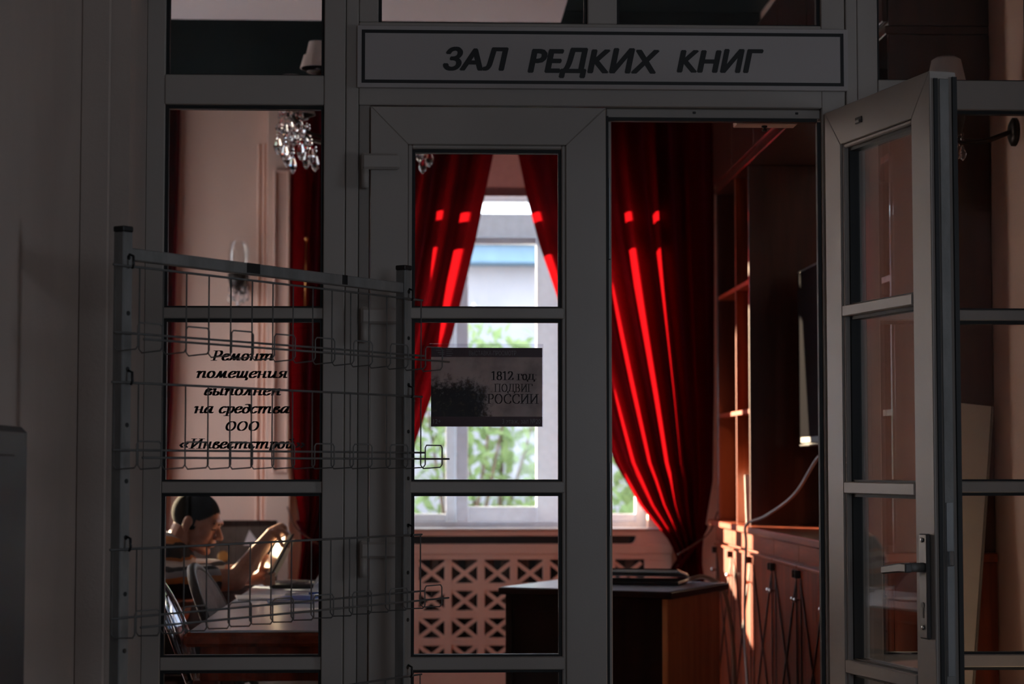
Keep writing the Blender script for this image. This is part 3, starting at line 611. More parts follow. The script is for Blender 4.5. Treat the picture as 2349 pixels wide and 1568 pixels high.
# middle casement sash
cx0, cx1, cz0, cz1 = PXw(1046), PXw(1290), zs_, PZw(545); gx0, gx1, gz0, gz1 = PXw(1074), PXw(1230), PZw(1161), PZw(560)
sa = MB()
for q in ((cx0, gx0, cz0, cz1), (gx1, cx1, cz0, cz1), (gx0, gx1, cz0, gz0), (gx0, gx1, gz1, cz1)): sa.box((q[0]+.001, wy-.022, q[2]+.001), (q[1]-.001, wy+.05, q[3]-.001))
sash = sa.build('sash', 'window_white', w4, w4.location, bev=.003)
MB().box((gx0, wy+.02, gz0), (gx1, wy+.026, gz1)).build('pane', 'glass', w4, w4.location)
MB().box((gx1+.045, wy-.045, 1.55), (gx1+.065, wy-.022, 1.69)).build('casement_handle', 'window_white', sash, bev=.004)
# fixed side lights
for (a_, b_) in ((None, 1023), (1312, None)):
    xa = WX0+.055 if a_ is None else PXw(a_); xb = WX1-.055 if b_ is None else PXw(b_)
    MB().box((xa, wy+.03, PZw(1178)), (xb, wy+.036, PZw(545))).build('pane', 'glass', w4, w4.location)
    MB().box((xa, wy+.01, zs_), (xb, wy+.06, PZw(1178))).build('side_bead', 'window_white', w4, w4.location, bev=.004)
for (a_, b_) in ((WX0+.055, PXw(1030)), (PXw(1046), PXw(1290)), (PXw(1304), WX1-.055)): MB().box((a_, wy+.03, PZw(490)), (b_, wy+.036, PZw(462))).build('pane', 'glass', w4, w4.location)
MB().box((WX0+.055, wy+.03, 2.79), (WX1-.055, wy+.036, WZ1-.06)).build('pane', 'glass', w4, w4.location)
bn = thing('top_blind', 'dusky pink blind drawn over the top light of the curtained window', 'blind', (.48, wy-.02, 2.74)); MB().box((WX0+.01, wy-.022, 2.735), (WX1-.01, wy-.019, WZ1-.03)).build('fabric', 'pink_blind', bn, bn.location); MB().tube([(WX0+.01, wy-.02, WZ1-.02), (WX1-.01, wy-.02, WZ1-.02)], .015, 10).build('roller', 'window_white', bn, bn.location, smooth=True)
slz = at(1160, 1206, RY1-.10).z
slz1 = at(1160, 1214, RY1-.10).z
tag(MB().box((WX0-.10, RY1-.10, slz1), (WX1+.16, wy, WZ0+.001)).build('trim_3', 'sill_white', bev=.006), 'white sill board under the curtained window', 'sill', kind='structure')

# radiator cover below the sill
Yc = RY1-.075
rx0, rx1 = at(770, 1400, Yc).x, at(1541, 1400, Yc).x
rc = thing('radiator_cover', 'peach radiator cover with crossed lattice below the window sill', 'cover', ((rx0+rx1)/2, Yc+.07, 0))
def rz(y): return at(1160, y, Yc).z
O = rc.location
top_b, slot_t, slot_b, lat_t = rz(1214.5), rz(1229), rz(1247), rz(1283)
def rb(name, x0, x1, z0, z1, d0=0., d1=.030, mat='peach_trim', par=rc, bev=.002): return MB().box((x0, Yc+d0, z0), (x1, Yc+d1, z1)).build(name, mat, par, O if par is rc else None, bev=bev)
rb('top_board', rx0, rx1, slot_t, top_b-.001)
sl0, sl1 = at(800, 1238, Yc).x, at(1459, 1238, Yc).x
rb('slot_end', rx0, sl0, slot_b, slot_t); rb('slot_end', sl1, rx1, slot_b, slot_t)
for sx_, c_ in ((1, sl0), (-1, sl1)):   # rounded ends of the air slot
    pl = [(c_, slot_b)]+[(c_+sx_*.03*(1-math.sin(t)), slot_b+.0+.03*(1-math.cos(t))) for t in (PI/2*k/5 for k in range(6))][::-1]
    MB().prism([(c_, slot_b), (c_+sx_*.028, slot_b), (c_+sx_*.013, slot_b+.006), (c_+sx_*.004, slot_b+.018), (c_, slot_b+.030)], 'y', Yc+.001, Yc+.029).build('slot_corner', 'peach_trim', rc, O)
rb('upper_rail', rx0, rx1, lat_t, slot_b); rb('upper_moulding', rx0, rx1, rz(1270), rz(1249), -.008, -.0005)
lx0, lx1 = at(801, 1400, Yc).x, at(1479, 1400, Yc).x
lb = rz(1534)
rb('side_stile', rx0, lx0, 0.0, lat_t); rb('side_stile', lx1, rx1, 0.0, lat_t)
rb('bottom_board', lx0, lx1, 0.0, lb)
ncol = 9; pw_ = (lx1-lx0)/ncol; nrow = 4; ph_ = (lat_t-lb)/nrow; bwid = .040
vb = MB().box((-bwid/2, Yc-O.y, lb), (bwid/2, Yc-O.y+.024, lat_t)).build('lattice_post', 'peach_trim', rc, bev=.002)
vb.location = (lx0+pw_-O.x, 0, 0)
for i in range(2, ncol): share('lattice_post', vb, rc, (lx0+pw_*i-O.x, 0, 0))
hbm = MB().box((0, Yc-O.y+.001, -.021), (lx1-lx0, Yc-O.y+.022, .021)).build('lattice_rail', 'peach_trim', rc, bev=.002); hbm.location = (lx0-O.x, 0, lb+ph_)
for j in range(2, nrow): share('lattice_rail', hbm, rc, (lx0-O.x, 0, lb+ph_*j))
ch, cw = ph_-.036, pw_-.034
dg1 = MB().bar((-cw/2, Yc-O.y+.011, -ch/2), (cw/2, Yc-O.y+.011, ch/2), .021, .016).build('lattice_brace', 'peach_trim', rc)
dg2 = MB().bar((-cw/2, Yc-O.y+.012, ch/2), (cw/2, Yc-O.y+.012, -ch/2), .021, .014).build('lattice_brace', 'peach_trim', rc)
first = True
for i in range(ncol):
    for j in range(nrow):
        lo = (lx0+pw_*(i+.5)-O.x, 0, lb+ph_*(j+.5))
        if first: dg1.location = lo; dg2.location = lo; first = False
        else: share('lattice_brace', dg1, rc, lo); share('lattice_brace', dg2, rc, lo)
rd = thing('radiator', 'dark ribbed radiator behind the lattice cover', 'radiator', ((rx0+rx1)/2, RY1-.025, .15))
fin = None
for i in range(16):
    x_ = lx0+.08+(lx1-lx0-.16)*i/15-rd.location.x
    if fin is None: fin = MB().box((-.028, -.012, 0), (.028, .012, .60)).build('rib', 'radiator', rd, bev=.008); fin.location = (x_, 0, 0)
    else: share('rib', fin, rd, (x_, 0, 0))

MB().box((rx0+.01, RY1-.006, .02), (rx1-.01, RY1-.001, top_b-.003)).build('backing_sheet', 'black_plastic', rc, rc.location)  # black sheet stands in for the shade inside the cover
# wall mouldings on the pier between the curtains
Ypl = RY1
p0, p1 = at(612, 800, Ypl).x, at(668, 800, Ypl).x
tag(MB().box((p0, Ypl-.07, 0), (p1, Ypl, 3.25)).build('trim_4', 'peach', bev=.004), 'shallow peach pilaster on the window wall, beside the left curtain', 'pilaster', kind='structure')
mo = thing('trim_5', 'raised rectangular moulding on the peach pilaster', 'moulding', (p0, Ypl-.07, 1.2), kind='structure')
a_, b_ = at(629, 390, Ypl-.07), at(661, 1085, Ypl-.07)
for q in ((a_.x, b_.z, a_.x+.014, a_.z), (b_.x-.014, b_.z, b_.x, a_.z), (a_.x+.014, a_.z-.014, b_.x-.014, a_.z), (a_.x+.014, b_.z, b_.x-.014, b_.z+.014)):
    MB().box((q[0], Ypl-.092, q[1]), (q[2], Ypl-.0695, q[3])).build('moulding_strip', 'peach_trim', mo, mo.location, bev=.004)
for xx in (588, 600):
    u = at(xx, 800, Ypl).x; tag(MB().box((u, Ypl-.014, .1), (u+.013, Ypl, 3.0)).build('trim_6' if xx == 588 else 'trim_7', 'peach', bev=.004), 'thin upright bead on the peach wall, %s the pilaster' % ('further from' if xx == 588 else 'right beside'), 'moulding', kind='structure')

# ------------------------------------------------------------------ curtains
def curtain(name, label, tops, inner, outer, tie_z, z1, folds, y0, amp, cord_label=None, nx=150, nz=70, ph=0., seed=1, mat='velvet'):
    rnd = random.Random(seed); root = thing(name, label, 'curtain', (outer(tie_z), y0, 0), 0, 'red curtains of the window wall' if mat == 'velvet' else 'sheer curtains of the side windows')
    mb = MB(); vs = []; fs = []
    jit = [rnd.uniform(.6, 1.4) for _ in range(folds+2)]; jp = [rnd.uniform(-.35, .35) for _ in range(folds+2)]
    for j in range(nz+1):
        z = .03+(z1-.03)*j/nz; xi, xo = inner(z), outer(z); g = abs(xi-xo)
        for i in range(nx+1):
            u = i/nx; k = u*folds; ki = int(k)
            a = amp*jit[min(ki, folds)]*min(1., .25+1.1*g/abs(tops))
            wv = math.sin(2*PI*k+jp[min(ki, folds)]*math.sin(PI*(k-ki))+ph)
            y = y0-a*wv-.25*a*math.sin(4*PI*k+1.3)+.010*math.sin(9*u+3*z+seed)
            x = xo+(xi-xo)*(u+.010*math.sin(2*PI*k+1))
            vs.append((x, y, z))
    for j in range(nz):
        for i in range(nx):
            a = j*(nx+1)+i; fs.append((a, a+1, a+nx+2, a+nx+1))
    mb.add(vs, fs); c = mb.build('drape', mat, root, root.location, smooth=True, fix=False)
    if cord_label:
        xi, xo = inner(tie_z), outer(tie_z); cx, rr = (xi+xo)/2, abs(xi-xo)/2+.02
        sgn = 1 if xo > xi else -1
        pts = [(cx+rr*math.cos(t), y0+(amp*.9+.03)*math.sin(t), tie_z+.13*sgn*math.cos(t)*1.0) for t in (2*PI*k/28 for k in range(28))]
        tc_ = MB().tube(pts, .010, 8, closed=True).build('tie_cord', 'velvet' , root, root.location, smooth=True)
        yq_ = y0-amp-.035; MB().tube(catmull([(xi, yq_, tie_z-.02), (cx+sgn*rr*.9, yq_, tie_z+.09), (cx+sgn*(rr+.05), yq_+.03, tie_z+.21)], 6), .004, 8).build('cord_tail', 'cord_brown', tc_, root.location, smooth=True)
    return root
def lin(T):
    T = sorted(T)
    def f(z):
        if z <= T[0][0]: return T[0][1]
        for (a, b), (c, d) in zip(T, T[1:]):
            if z <= c:
                t = (z-a)/(c-a); return b+(d-b)*t
        return T[-1][1]
    return f
Yk = RY1-.20
def ptab(L): return lin([(at(x, y, Yk).z, at(x, y, Yk).x) for x, y in L])
innR = ptab([(1176, 200), (1190, 345), (1214, 460), (1240, 560), (1287, 700), (1345, 870), (1412, 1062), (1470, 1160), (1540, 1245), (1556, 1290), (1553, 1420), (1545, 1560)])
outR = ptab([(1640, 200), (1640, 900), (1636, 1100), (1612, 1245), (1610, 1290), (1628, 1420), (1640, 1560)])
innL = ptab([(1148, 200), (1130, 345), (1110, 440), (1086, 560), (1052, 700), (1036, 765), (1000, 875), (945, 1032), (860, 1160), (760, 1250), (745, 1290), (752, 1420), (760, 1560)])
outL = ptab([(664, 200), (664, 700), (660, 850), (664, 1000), (672, 1100), (684, 1180), (692, 1245), (688, 1290), (672, 1420), (664, 1560)])
curtain('velvet_curtain', 'dark red velvet curtain tied back beside the mahogany bookcase', 1.15, innR, outR, at(1570, 1262, Yk).z, 3.22, 6, Yk, .095, True, seed=3)
curtain('velvet_curtain', 'dark red velvet curtain tied back behind the reading table, right of the wall sconce', 1.15, innL, outL, at(715, 1252, Yk).z, 3.22, 7, Yk, .085, True, seed=5, ph=1.)
cr0 = at(404, 700, RY1-.07).x
curtain('velvet_curtain', 'dark red velvet curtain hanging straight at the left edge of the peach wall', .35, lin([(0, cr0-.03), (.9, cr0-.06), (1.6, cr0-.015), (3, cr0+.01)]), lin([(0, -1.74), (3, -1.74)]), 1.0, 3.22, 4, RY1-.065, .028, None, seed=8)
for i, (a_, b_) in enumerate((LW[0], LW[2])):  # added sheers, out of view, spreading the sun as soft fill
    root = tag(bpy.data.objects.new('sheer_curtain', None), ['pale sheer curtain over the side window nearest the partition', 'pale sheer curtain over the side window nearest the window wall'][i], 'curtain', 'sheer curtains of the side windows'); COL.objects.link(root); root.location = (RX0+.08, (a_+b_)/2, 0)
    mb = MB(); nx, nz = 90, 12
    vs = [(.025*math.sin(2*PI*14*i_/nx)-.0, (a_-(.24, .04)[i])+(b_-a_+(.28, .08)[i])*i_/nx-(a_+b_)/2, .05+2.85*j/nz) for j in range(nz+1) for i_ in range(nx+1)]
    mb.add(vs, [(j*(nx+1)+k, j*(nx+1)+k+1, (j+1)*(nx+1)+k+1, (j+1)*(nx+1)+k) for j in range(nz) for k in range(nx)]); mb.build('drape', 'sheer', root, smooth=True, fix=False)

# ================================================================== OUTSIDE
tag(MB().box((-40, RY1+.42, -.9), (40, 60, -.6)).build('ground_outside', 'ground'), 'pale ground outside the window', 'ground', kind='structure')
bl = thing('neighbour_house', 'grey rendered house with a blue eaves band beyond the bushes', 'building', (1, 15.4, -.6))
MB().box((-9, 15.4, -.6), (11, 17.5, 3.27)).build('wall', 'stucco', bl, bl.location)
MB().box((-9.2, 15.1, 3.27), (11.2, 17.7, 3.47)).build('eaves_band', 'blue_metal', bl, bl.location, bev=.02)
MB().prism([(15.0, 3.47), (17.8, 3.47), (17.6, 3.66), (15.25, 3.56)], 'x', -9.2, 11.2).build('roof', 'paper_white', bl, bl.location)
for xx in (-3.0, 4.6): 
    f_ = MB().box((xx, 15.33, .6), (xx+1.1, 15.42, 2.1)).build('window', 'window_white', bl, bl.location, bev=.01); MB().box((xx+.08, 15.32, .68), (xx+1.02, 15.335, 2.02)).build('pane', 'screen', f_, bl.location)
for k, (bx_, by_, rr, hh, lab) in enumerate(((-1.45, 12.6, .95, 2.1, 'loose green bush outside, behind the left curtain'), (.45, 13.3, .92, 2.75, 'tall green bush outside, filling the middle casement'), (2.2, 12.9, .80, 2.35, 'green bush outside, seen above the poster at the right'), (3.95, 13.0, .85, 2.0, 'green bush outside, beyond the right curtain'))):
    bu = thing('bush', lab, 'bush', (bx_, by_, -.6), 0, 'bushes outside the window')
    rnd = random.Random(20+k); mb = MB()
    for i in range(1500):
        a = rnd.uniform(0, 2*PI); r_ = rr*math.sqrt(rnd.random()); z = hh*rnd.random()**.8+.5*rnd.random(); r_ *= (1-.45*(z/(hh+.5))**2)
        c = Vector((r_*math.cos(a), r_*math.sin(a)*.6, z)); q = Euler((rnd.uniform(-1.2, 1.2), rnd.uniform(-1.2, 1.2), rnd.uniform(0, 6.3))).to_matrix(); l = rnd.uniform(.045, .09)
        mb.add([c+q @ Vector(p)*l for p in ((-1, 0, 0), (0, -.5, .1), (1.1, 0, -.1), (0, .5, .1))], [(0, 1, 2, 3)])
    fo = mb.build('foliage', 'foliage', bu, fix=False); fo['kind'] = 'stuff'
    st = MB()
    for i in range(9):
        a = rnd.uniform(0, 2*PI); st.tube([(0.1*math.cos(a), .06*math.sin(a), 0), (.35*rr*math.cos(a), .2*rr*math.sin(a), hh*.5), (.7*rr*math.cos(a+.3), .4*rr*math.sin(a), hh*.95)], [.03, .02, .008], 5)
    st.build('stems', 'bark', bu)

# ================================================================== WALL UNIT ON THE RIGHT
CX, CT = 1.478, .966                         # cabinet front plane, worktop height
YB = [5.05, 4.46, 3.87, 3.28, 2.69, 2.10, 1.51, 1.10]
back = RX1-.004
LABC = ['farthest mahogany base cabinet, sunlit beside the red curtain', 'sunlit mahogany base cabinet, second from the red curtain', 'mahogany base cabinet, third from the red curtain', 'mahogany base cabinet where the grey television cable comes down', 'mahogany base cabinet, second from the right door post', 'mahogany base cabinet next to the right door post', 'narrow mahogany base cabinet at the near end of the wall unit']
YB2 = YB
for i in range(7):
    y1, y0 = YB[i]-.002, YB[i+1]+.002
    c = thing('base_cabinet', LABC[i], 'cabinet', (back, (y0+y1)/2, 0), 0, 'base cabinets of the mahogany wall unit')
    O = c.location; hw = (y1-y0)/2
    cb = MB().box((CX+.022, y0, .06), (back, y1, CT-.032)); cb.build('body', 'wood', c, O)
    MB().box((CX+.06, y0, 0), (back, y1, .06)).build('plinth', 'wood_dark', c, O)
    MB().box((CX+.002, y0, CT-.105), (CX+.0215, y1, CT-.034)).build('fascia', 'wood_h', c, O, bev=.002)
    d = MB().box((CX+.002, y0+.004, .075), (CX+.0215, y1-.004, CT-.117)).build('door', 'wood', c, O, bev=.003)
    zt, zb = CT-.117, .075
    MB().box((CX-.008, y0+.004, zt-.012), (CX+.0015, y1-.004, zt)).build('door_lip', 'wood_h', d, O, bev=.002)
    for sg_ in (-1, 1):     # crossed grooves of the door panel
        a = Vector((CX-.001, (y0+y1)/2-sg_*(hw-.05), zt-.07)); b_ = Vector((CX-.001, (y0+y1)/2+sg_*(hw-.05), zb+.05))
        MB().bar(a, b_, .011, .005, up=(1, 0, 0)).build('groove', 'groove', d, O)
    for yy in (y0+.045, y1-.045): MB().box((CX-.002, yy-.005, zb+.04), (CX+.0015, yy+.005, zt-.05)).build('panel_groove', 'groove', d, O)
    yk = (y0+.028, y1-.028)[i % 2]
    for yk in ((y0+.028,) if i in (1, 2) else (y0+.028, y1-.028)):
        MB().lathe([(.004, 0), (.004, .014), (.011, .020), (.011, .026), (.005, .030)], (CX+.002, yk, zt-.135), 10, axis='x').build('knob', 'knob', d, O, smooth=True)
        ob = d.children[-1]; 
        MB().box((CX-.022, yk-.007, zt-.050), (CX+.0015, yk+.007, zt-.018)).build('latch', 'bronze', d, O, bev=.003)
# knobs are turned outwards (towards the room)
for o in [o for o in bpy.data.objects if o.name.split('.')[0] == 'knob']:
    for v in o.data.vertices: v.co.x = (CX-back)*2+.004-v.co.x
wt = tag(MB().box((CX-.018, YB[-1]-.01, CT-.031), (back, YB[0]+.14, CT)).build('worktop', 'wood_h', bev=.004), 'long glossy mahogany worktop on the base cabinets', 'worktop')
BX = 1.505
def bookcase(label, y0, y1, shelves, divs, ztop, backmat='wood'):
    b = thing('bookcase', label, 'bookcase', (back, (y0+y1)/2, CT+.001), 0); O = b.location; zb = CT+.001
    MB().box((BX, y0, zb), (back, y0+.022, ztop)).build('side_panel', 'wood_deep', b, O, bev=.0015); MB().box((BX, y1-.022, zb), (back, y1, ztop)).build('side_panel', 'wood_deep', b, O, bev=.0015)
    MB().box((back-.012, y0+.022, zb), (back, y1-.022, ztop)).build('back_panel', backmat, b, O)
    for yd in divs: MB().box((BX+.004, yd-.010, zb), (back-.012, yd+.010, ztop)).build('divider', 'wood', b, O, bev=.0015)
    for z in shelves:
        ys = [y0+.022]+[q for yd in divs for q in (yd-.010, yd+.010)]+[y1-.022]
        for k in range(0, len(ys), 2): MB().box((BX+.004, ys[k], z-.011), (back-.012, ys[k+1], z+.011)).build('shelf', 'wood_h', b, O, bev=.0015)
    return b
zbr = 2.655
fy0 = atx(1720, 900, BX).y
fs1, fs2 = atx(1690, 940, BX+.02).z, atx(1690, 683, BX+.02).z
fdiv = atx(1687, 900, BX).y
bookcase('tall mahogany bookcase in the far corner beside the red curtain', fy0, 5.14, [1.20+.30, 2.11], [fdiv], zbr)
bookcase('tall mahogany bookcase at the near end, seen through the open door glass', 1.12, 1.72, [1.42, 1.86, 2.26], [], zbr)
br = thing('overhead_shelf', 'dark mahogany overhead cabinet bridging the two bookcases', 'cabinet', (back, 3.5, zbr+.001)); O = br.location
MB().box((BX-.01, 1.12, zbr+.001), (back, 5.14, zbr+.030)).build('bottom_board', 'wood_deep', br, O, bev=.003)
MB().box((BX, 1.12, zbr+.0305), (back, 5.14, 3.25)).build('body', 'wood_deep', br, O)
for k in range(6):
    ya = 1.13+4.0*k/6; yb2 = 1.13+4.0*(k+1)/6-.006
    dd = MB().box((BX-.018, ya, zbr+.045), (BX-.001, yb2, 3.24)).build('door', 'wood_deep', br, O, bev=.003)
tag(MB().box((back-.006, 1.724, CT+.002), (back, fy0-.002, 2.16)).build('back_board', 'wood_deep', bev=.001), 'dark wooden board on the wall behind the television', 'board')
tag(MB().lathe([(.0, 0), (.040, 0), (.040, .02), (.018, .03), (.014, .06), (.030, .09), (.034, .13), (.020, .155), (.014, .165), (.024, .19), (.020, .215), (.0, .225)], (1.62, fdiv+.2, 1.5125), 14).build('statuette', 'bronze', smooth=True), 'dark statuette on the middle shelf of the far bookcase', 'statuette')
bk = thing('brochure', 'pale upright book leaning in the lowest bay of the far bookcase', 'book', (1.60, fdiv-.16, CT+.001))
MB().obb((0, 0, .118), (.075, 0, 0), (0, .004, 0), (0, .02, .115)).build('cover', 'paper_white', bk, bev=.001); MB().obb((.003, .006, .118), (.070, 0, 0), (0, .0018, 0), (0, .02, .112)).build('pages', 'paper', bk)
# television
TX = 1.70; TY1 = atx(1830, 800, TX).y; TY0 = TY1-1.38; TZ0 = atx(1830, 1018, TX).z; TZ1 = atx(1830, 622, TX).z
tv = thing('television', 'large black television on the wall above the base cabinets', 'television', (RX1, (TY0+TY1)/2, TZ0)); O = tv.location
MB().box((TX, TY0, TZ0), (TX+.035, TY1, TZ1)).build('casing', 'black_plastic', tv, O, bev=.006)
MB().box((TX-.002, TY0+.012, TZ0+.03), (TX-.0002, TY1-.012, TZ1-.012)).build('screen', 'screen', tv, O)
MB().box((TX-.004, TY0+.01, TZ0-.012), (TX+.03, TY1-.01, TZ0-.0005)).build('trim_strip', 'chrome', tv, O, bev=.003)
MB().box((TX+.036, TY0+.5, 1.6), (back-.0065, TY0+.9, 1.9)).build('wall_bracket', 'steel_grey', tv, O)
def cable(name, label, pts, r, mat): return tag(MB().tube(catmull(pts, 8), r, 8).build(name, mat, smooth=True), label, 'cable')
cable('tv_cable', 'grey cable drooping from the television over the worktop edge', [(TX+.01, 3.2, TZ0-.03), (TX-.03, 3.3, 1.27), (1.62, 3.55, 1.12), (1.52, 3.72, 1.02), (CX-.034, 3.80, CT+.012), (CX-.036, 3.80, CT-.08), (CX-.040, 3.83, .62), (CX-.034, 3.85, .40), (CX-.03, 3.80, .18), (CX-.05, 3.7, .012)], .0065, 'cable_grey')
# door closer plate on the room side of the header
pl = thing('header_plate', 'pale plate with a small knob under the door header', 'fixture', (at(1750, 283, .12).x, .105, hz0+.02))
MB().box((at(1683, 285, .12).x, .070, at(1750, 292, .12).z), (at(1822, 285, .12).x, .13, hz0+.06)).build('plate', 'peach_trim', pl, pl.location, bev=.002)
MB().lathe([(.008, 0), (.008, -.004), (.003, -.006), (.003, -.009), (.007, -.010), (.007, -.014), (.004, -.016)], (at(1750, 290, .12).x, .095, at(1750, 292, .12).z), 10).build('knob', 'bronze', pl, pl.location, smooth=True)

# ================================================================== SMALL DESK
DL, DC, DR = (atz(x, y, .75) for x, y in ((1142, 1347), (1541, 1358), (1632, 1336)))
vx = (DC-DL); wd_ = vx.length; ang = math.atan2(vx.y, vx.x); ex = vx.normalized(); ey = Vector((-ex.y, ex.x, 0)); dp_ = .70
dk = thing('writing_desk', 'small dark wooden desk standing askew in front of the window', 'desk', (DL.x, DL.y, 0), ang)
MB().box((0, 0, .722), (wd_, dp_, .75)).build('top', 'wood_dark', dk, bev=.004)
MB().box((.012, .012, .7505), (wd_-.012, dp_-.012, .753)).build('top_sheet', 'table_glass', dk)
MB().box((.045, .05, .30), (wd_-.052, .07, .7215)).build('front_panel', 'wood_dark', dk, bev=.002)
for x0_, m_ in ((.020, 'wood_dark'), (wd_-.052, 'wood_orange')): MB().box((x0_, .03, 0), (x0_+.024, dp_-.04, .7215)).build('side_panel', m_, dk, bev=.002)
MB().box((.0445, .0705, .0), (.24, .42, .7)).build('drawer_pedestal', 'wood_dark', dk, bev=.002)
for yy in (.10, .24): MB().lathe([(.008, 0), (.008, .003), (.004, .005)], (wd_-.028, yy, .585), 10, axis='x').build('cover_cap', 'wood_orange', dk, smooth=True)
lp = thing('laptop', 'slim dark laptop slightly open on the small desk', 'laptop', DL+ex*.40+ey*.42+Vector((0, 0, .0035)), ang+R(10))
MB().box((-.24, -.13, .004), (.24, .13, .018)).build('base', 'black_plastic', lp, bev=.004)
MB().box((-.225, -.115, .0182), (.225, .10, .0192)).build('keyboard', 'dark_grey', lp)
MB().obb((0, -.003, .045), (.24, 0, 0), (0, .128, -.016), (0, .0006, .0045)).build('lid', 'board_white', lp, bev=.003)
MB().obb((0, -.003, .0525), (.235, 0, 0), (0, .125, -.0156), (0, .0003, .0025)).build('lid_shell', 'screen', lp, bev=.001)
cable('desk_cable', 'tan cable hanging from the back corner of the small desk', [DR+Vector((-.10, -.03, .016)), DR+Vector((-.03, .0, .024)), DR+Vector((.045, .01, -.02)), DR+Vector((.080, .02, -.14)), DR+Vector((.10, .05, -.30)), DR+Vector((.11, .08, -.55)), DR+Vector((.13, .12, -.738))], .010, 'cable_tan')

# leaning board and things near the right panes
b0 = Vector((1.585, .93, 0)); b1 = Vector((1.742, 1.065, 1.432)); ab = (b1-b0)/2; an = Vector((0, -ab.z, ab.y)).normalized(); aw = ab.cross(an).normalized()
lbz = thing('leaning_board', 'tall narrow white board leaning on the bookcase end behind the right panes', 'board', b0)
for nm, off, hw2, th_, mt in (('panel', 0, .070, .007, 'board_white'), ('edge_strip', -.0745, .004, .009, 'rack_paint'), ('edge_strip', .0745, .004, .009, 'rack_paint')):
    MB().obb(ab+aw*off+Vector((0, 0, .012)), aw*hw2, an*th_, ab).build(nm, mt, lbz, bev=.002)
# ================================================================== READING TABLE
TXL, TXR, TY_0, TY_1 = -.735, -.085, .80, 3.45
tb = thing('reading_table', 'long mahogany table with a pale glass top in front of the reader', 'table', ((TXL+TXR)/2, (TY_0+TY_1)/2, 0)); O = tb.location
MB().box((TXL, TY_0, .700), (TXR, TY_1, .742)).build('top', 'wood_h', tb, O, bev=.010)
MB().box((TXL+.02, TY_0+.008, .7425), (TXR-.02, TY_1-.02, .750)).build('glass_top', 'table_glass', tb, O, bev=.002)
MB().box((TXL+.05, TY_0+.03, .595), (TXR-.05, TY_0+.05, .6995)).build('apron', 'wood', tb, O, bev=.002); MB().box((TXL+.05, TY_1-.05, .595), (TXR-.05, TY_1-.03, .6995)).build('apron', 'wood', tb, O, bev=.002)
for x_ in (TXL+.045, TXR-.065): MB().box((x_, TY_0+.0505, .595), (x_+.02, TY_1-.0505, .6995)).build('apron', 'wood', tb, O, bev=.002)
for x_ in (TXL+.02, TXR-.10):
    for y_ in (TY_0+.02, TY_1-.10): MB().box((x_+.004, y_+.035, 0), (x_+.08, y_+.08+.03, .594)).build('leg', 'wood', tb, O, bev=.004)
MB().box((at(698, 1478, TY_0).x, TY_0+.0285, at(698, 1480, TY_0).z), (at(726, 1478, TY_0).x, TY_0+.0298, at(698, 1475, TY_0).z)).build('inventory_plate', 'steel_grey', tb, O)

# ================================================================== CHAIRS
def ghost_chair(label, loc, rz, pad=False, hb=.93):
    """faces local +x; origin on the floor under the seat"""
    c = thing('ghost_chair' if not pad else 'medallion_chair', label, 'chair', loc, rz, None if pad else 'clear acrylic chairs at the reading table')
    ac = 'acrylic'
    seat = [(.22, -.24), (.24, 0), (.22, .24), (-.18, .20), (-.21, 0), (-.18, -.20)]
    sp = [(p.x, p.y) for p in catmull([(x, y, 0) for x, y in seat+seat[:1]], 5)][:-1]
    MB().prism(sp, 'z', .435, .460).build('seat', ac if not pad else 'pad_grey', c, bev=.004)
    for x_, y_, dx, dy in ((.19, -.19, .02, -.02), (.19, .19, .02, .02), (-.16, -.165, -.06, -.015), (-.16, .165, -.06, .015)):
        MB().tube([(x_, y_, .434), (x_+dx*.3, y_+dy*.3, .25), (x_+dx, y_+dy, .0)], [.022, .019, .012], 10).build('leg', ac if not pad else 'wood_dark', c, smooth=True)
    # oval back leaning backwards
    cz, rzv, ry = (hb+.50)/2+.02, (hb-.52)/2, .205
    def P(t, k=1., off=0.): 
        z = cz+rzv*k*math.sin(t); y = ry*k*math.cos(t); x = -.205-.17*(z-.47)/.45-.05*(1-(y/.21)**2)*.35+off
        return (x, y, z)
    ring = [P(2*PI*i/40) for i in range(40)]
    MB().tube(ring, .013 if not pad else .017, 8, closed=True).build('back_rim', ac if not pad else 'dark_grey', c, smooth=True)
    for off, nm, mt in (((-.004, 'back_panel', ac),) if not pad else ((-.010, 'back_panel', 'pad_grey'), )):
        vs = [P(0, 0, off)]+[P(2*PI*i/40, .52, off-.004) for i in range(40)]+[P(2*PI*i/40, .95, off) for i in range(40)]
        vs += [Vector(v)+Vector((.008 if not pad else .026, 0, 0)) for v in vs]
        f_ = []
        for i in range(40):
            j = (i+1) % 40
            f_ += [(0, 1+j, 1+i), (1+i, 1+j, 41+j, 41+i), (81, 82+i, 82+j), (82+i, 122+i, 122+j, 82+j), (41+i, 41+j, 122+j, 122+i)]
        MB().add(vs, f_).build(nm, mt, c, smooth=False)
    for s_ in (-1, 1): MB().tube([(-.17, s_*.12, .455), (-.20, s_*.11, .50), P(-PI/2+s_*.65)], .014, 8).build('back_post', ac if not pad else 'dark_grey', c, smooth=True)
    return c
ghost_chair('clear acrylic chair nearest the partition, tucked under the table corner', (-.50, 1.22, 0), R(2), hb=.885)
ghost_chair('dark-framed oval-back chair with grey pad between the clear chair and the reader', (-.455, 1.90, 0), R(-4), True, .875)

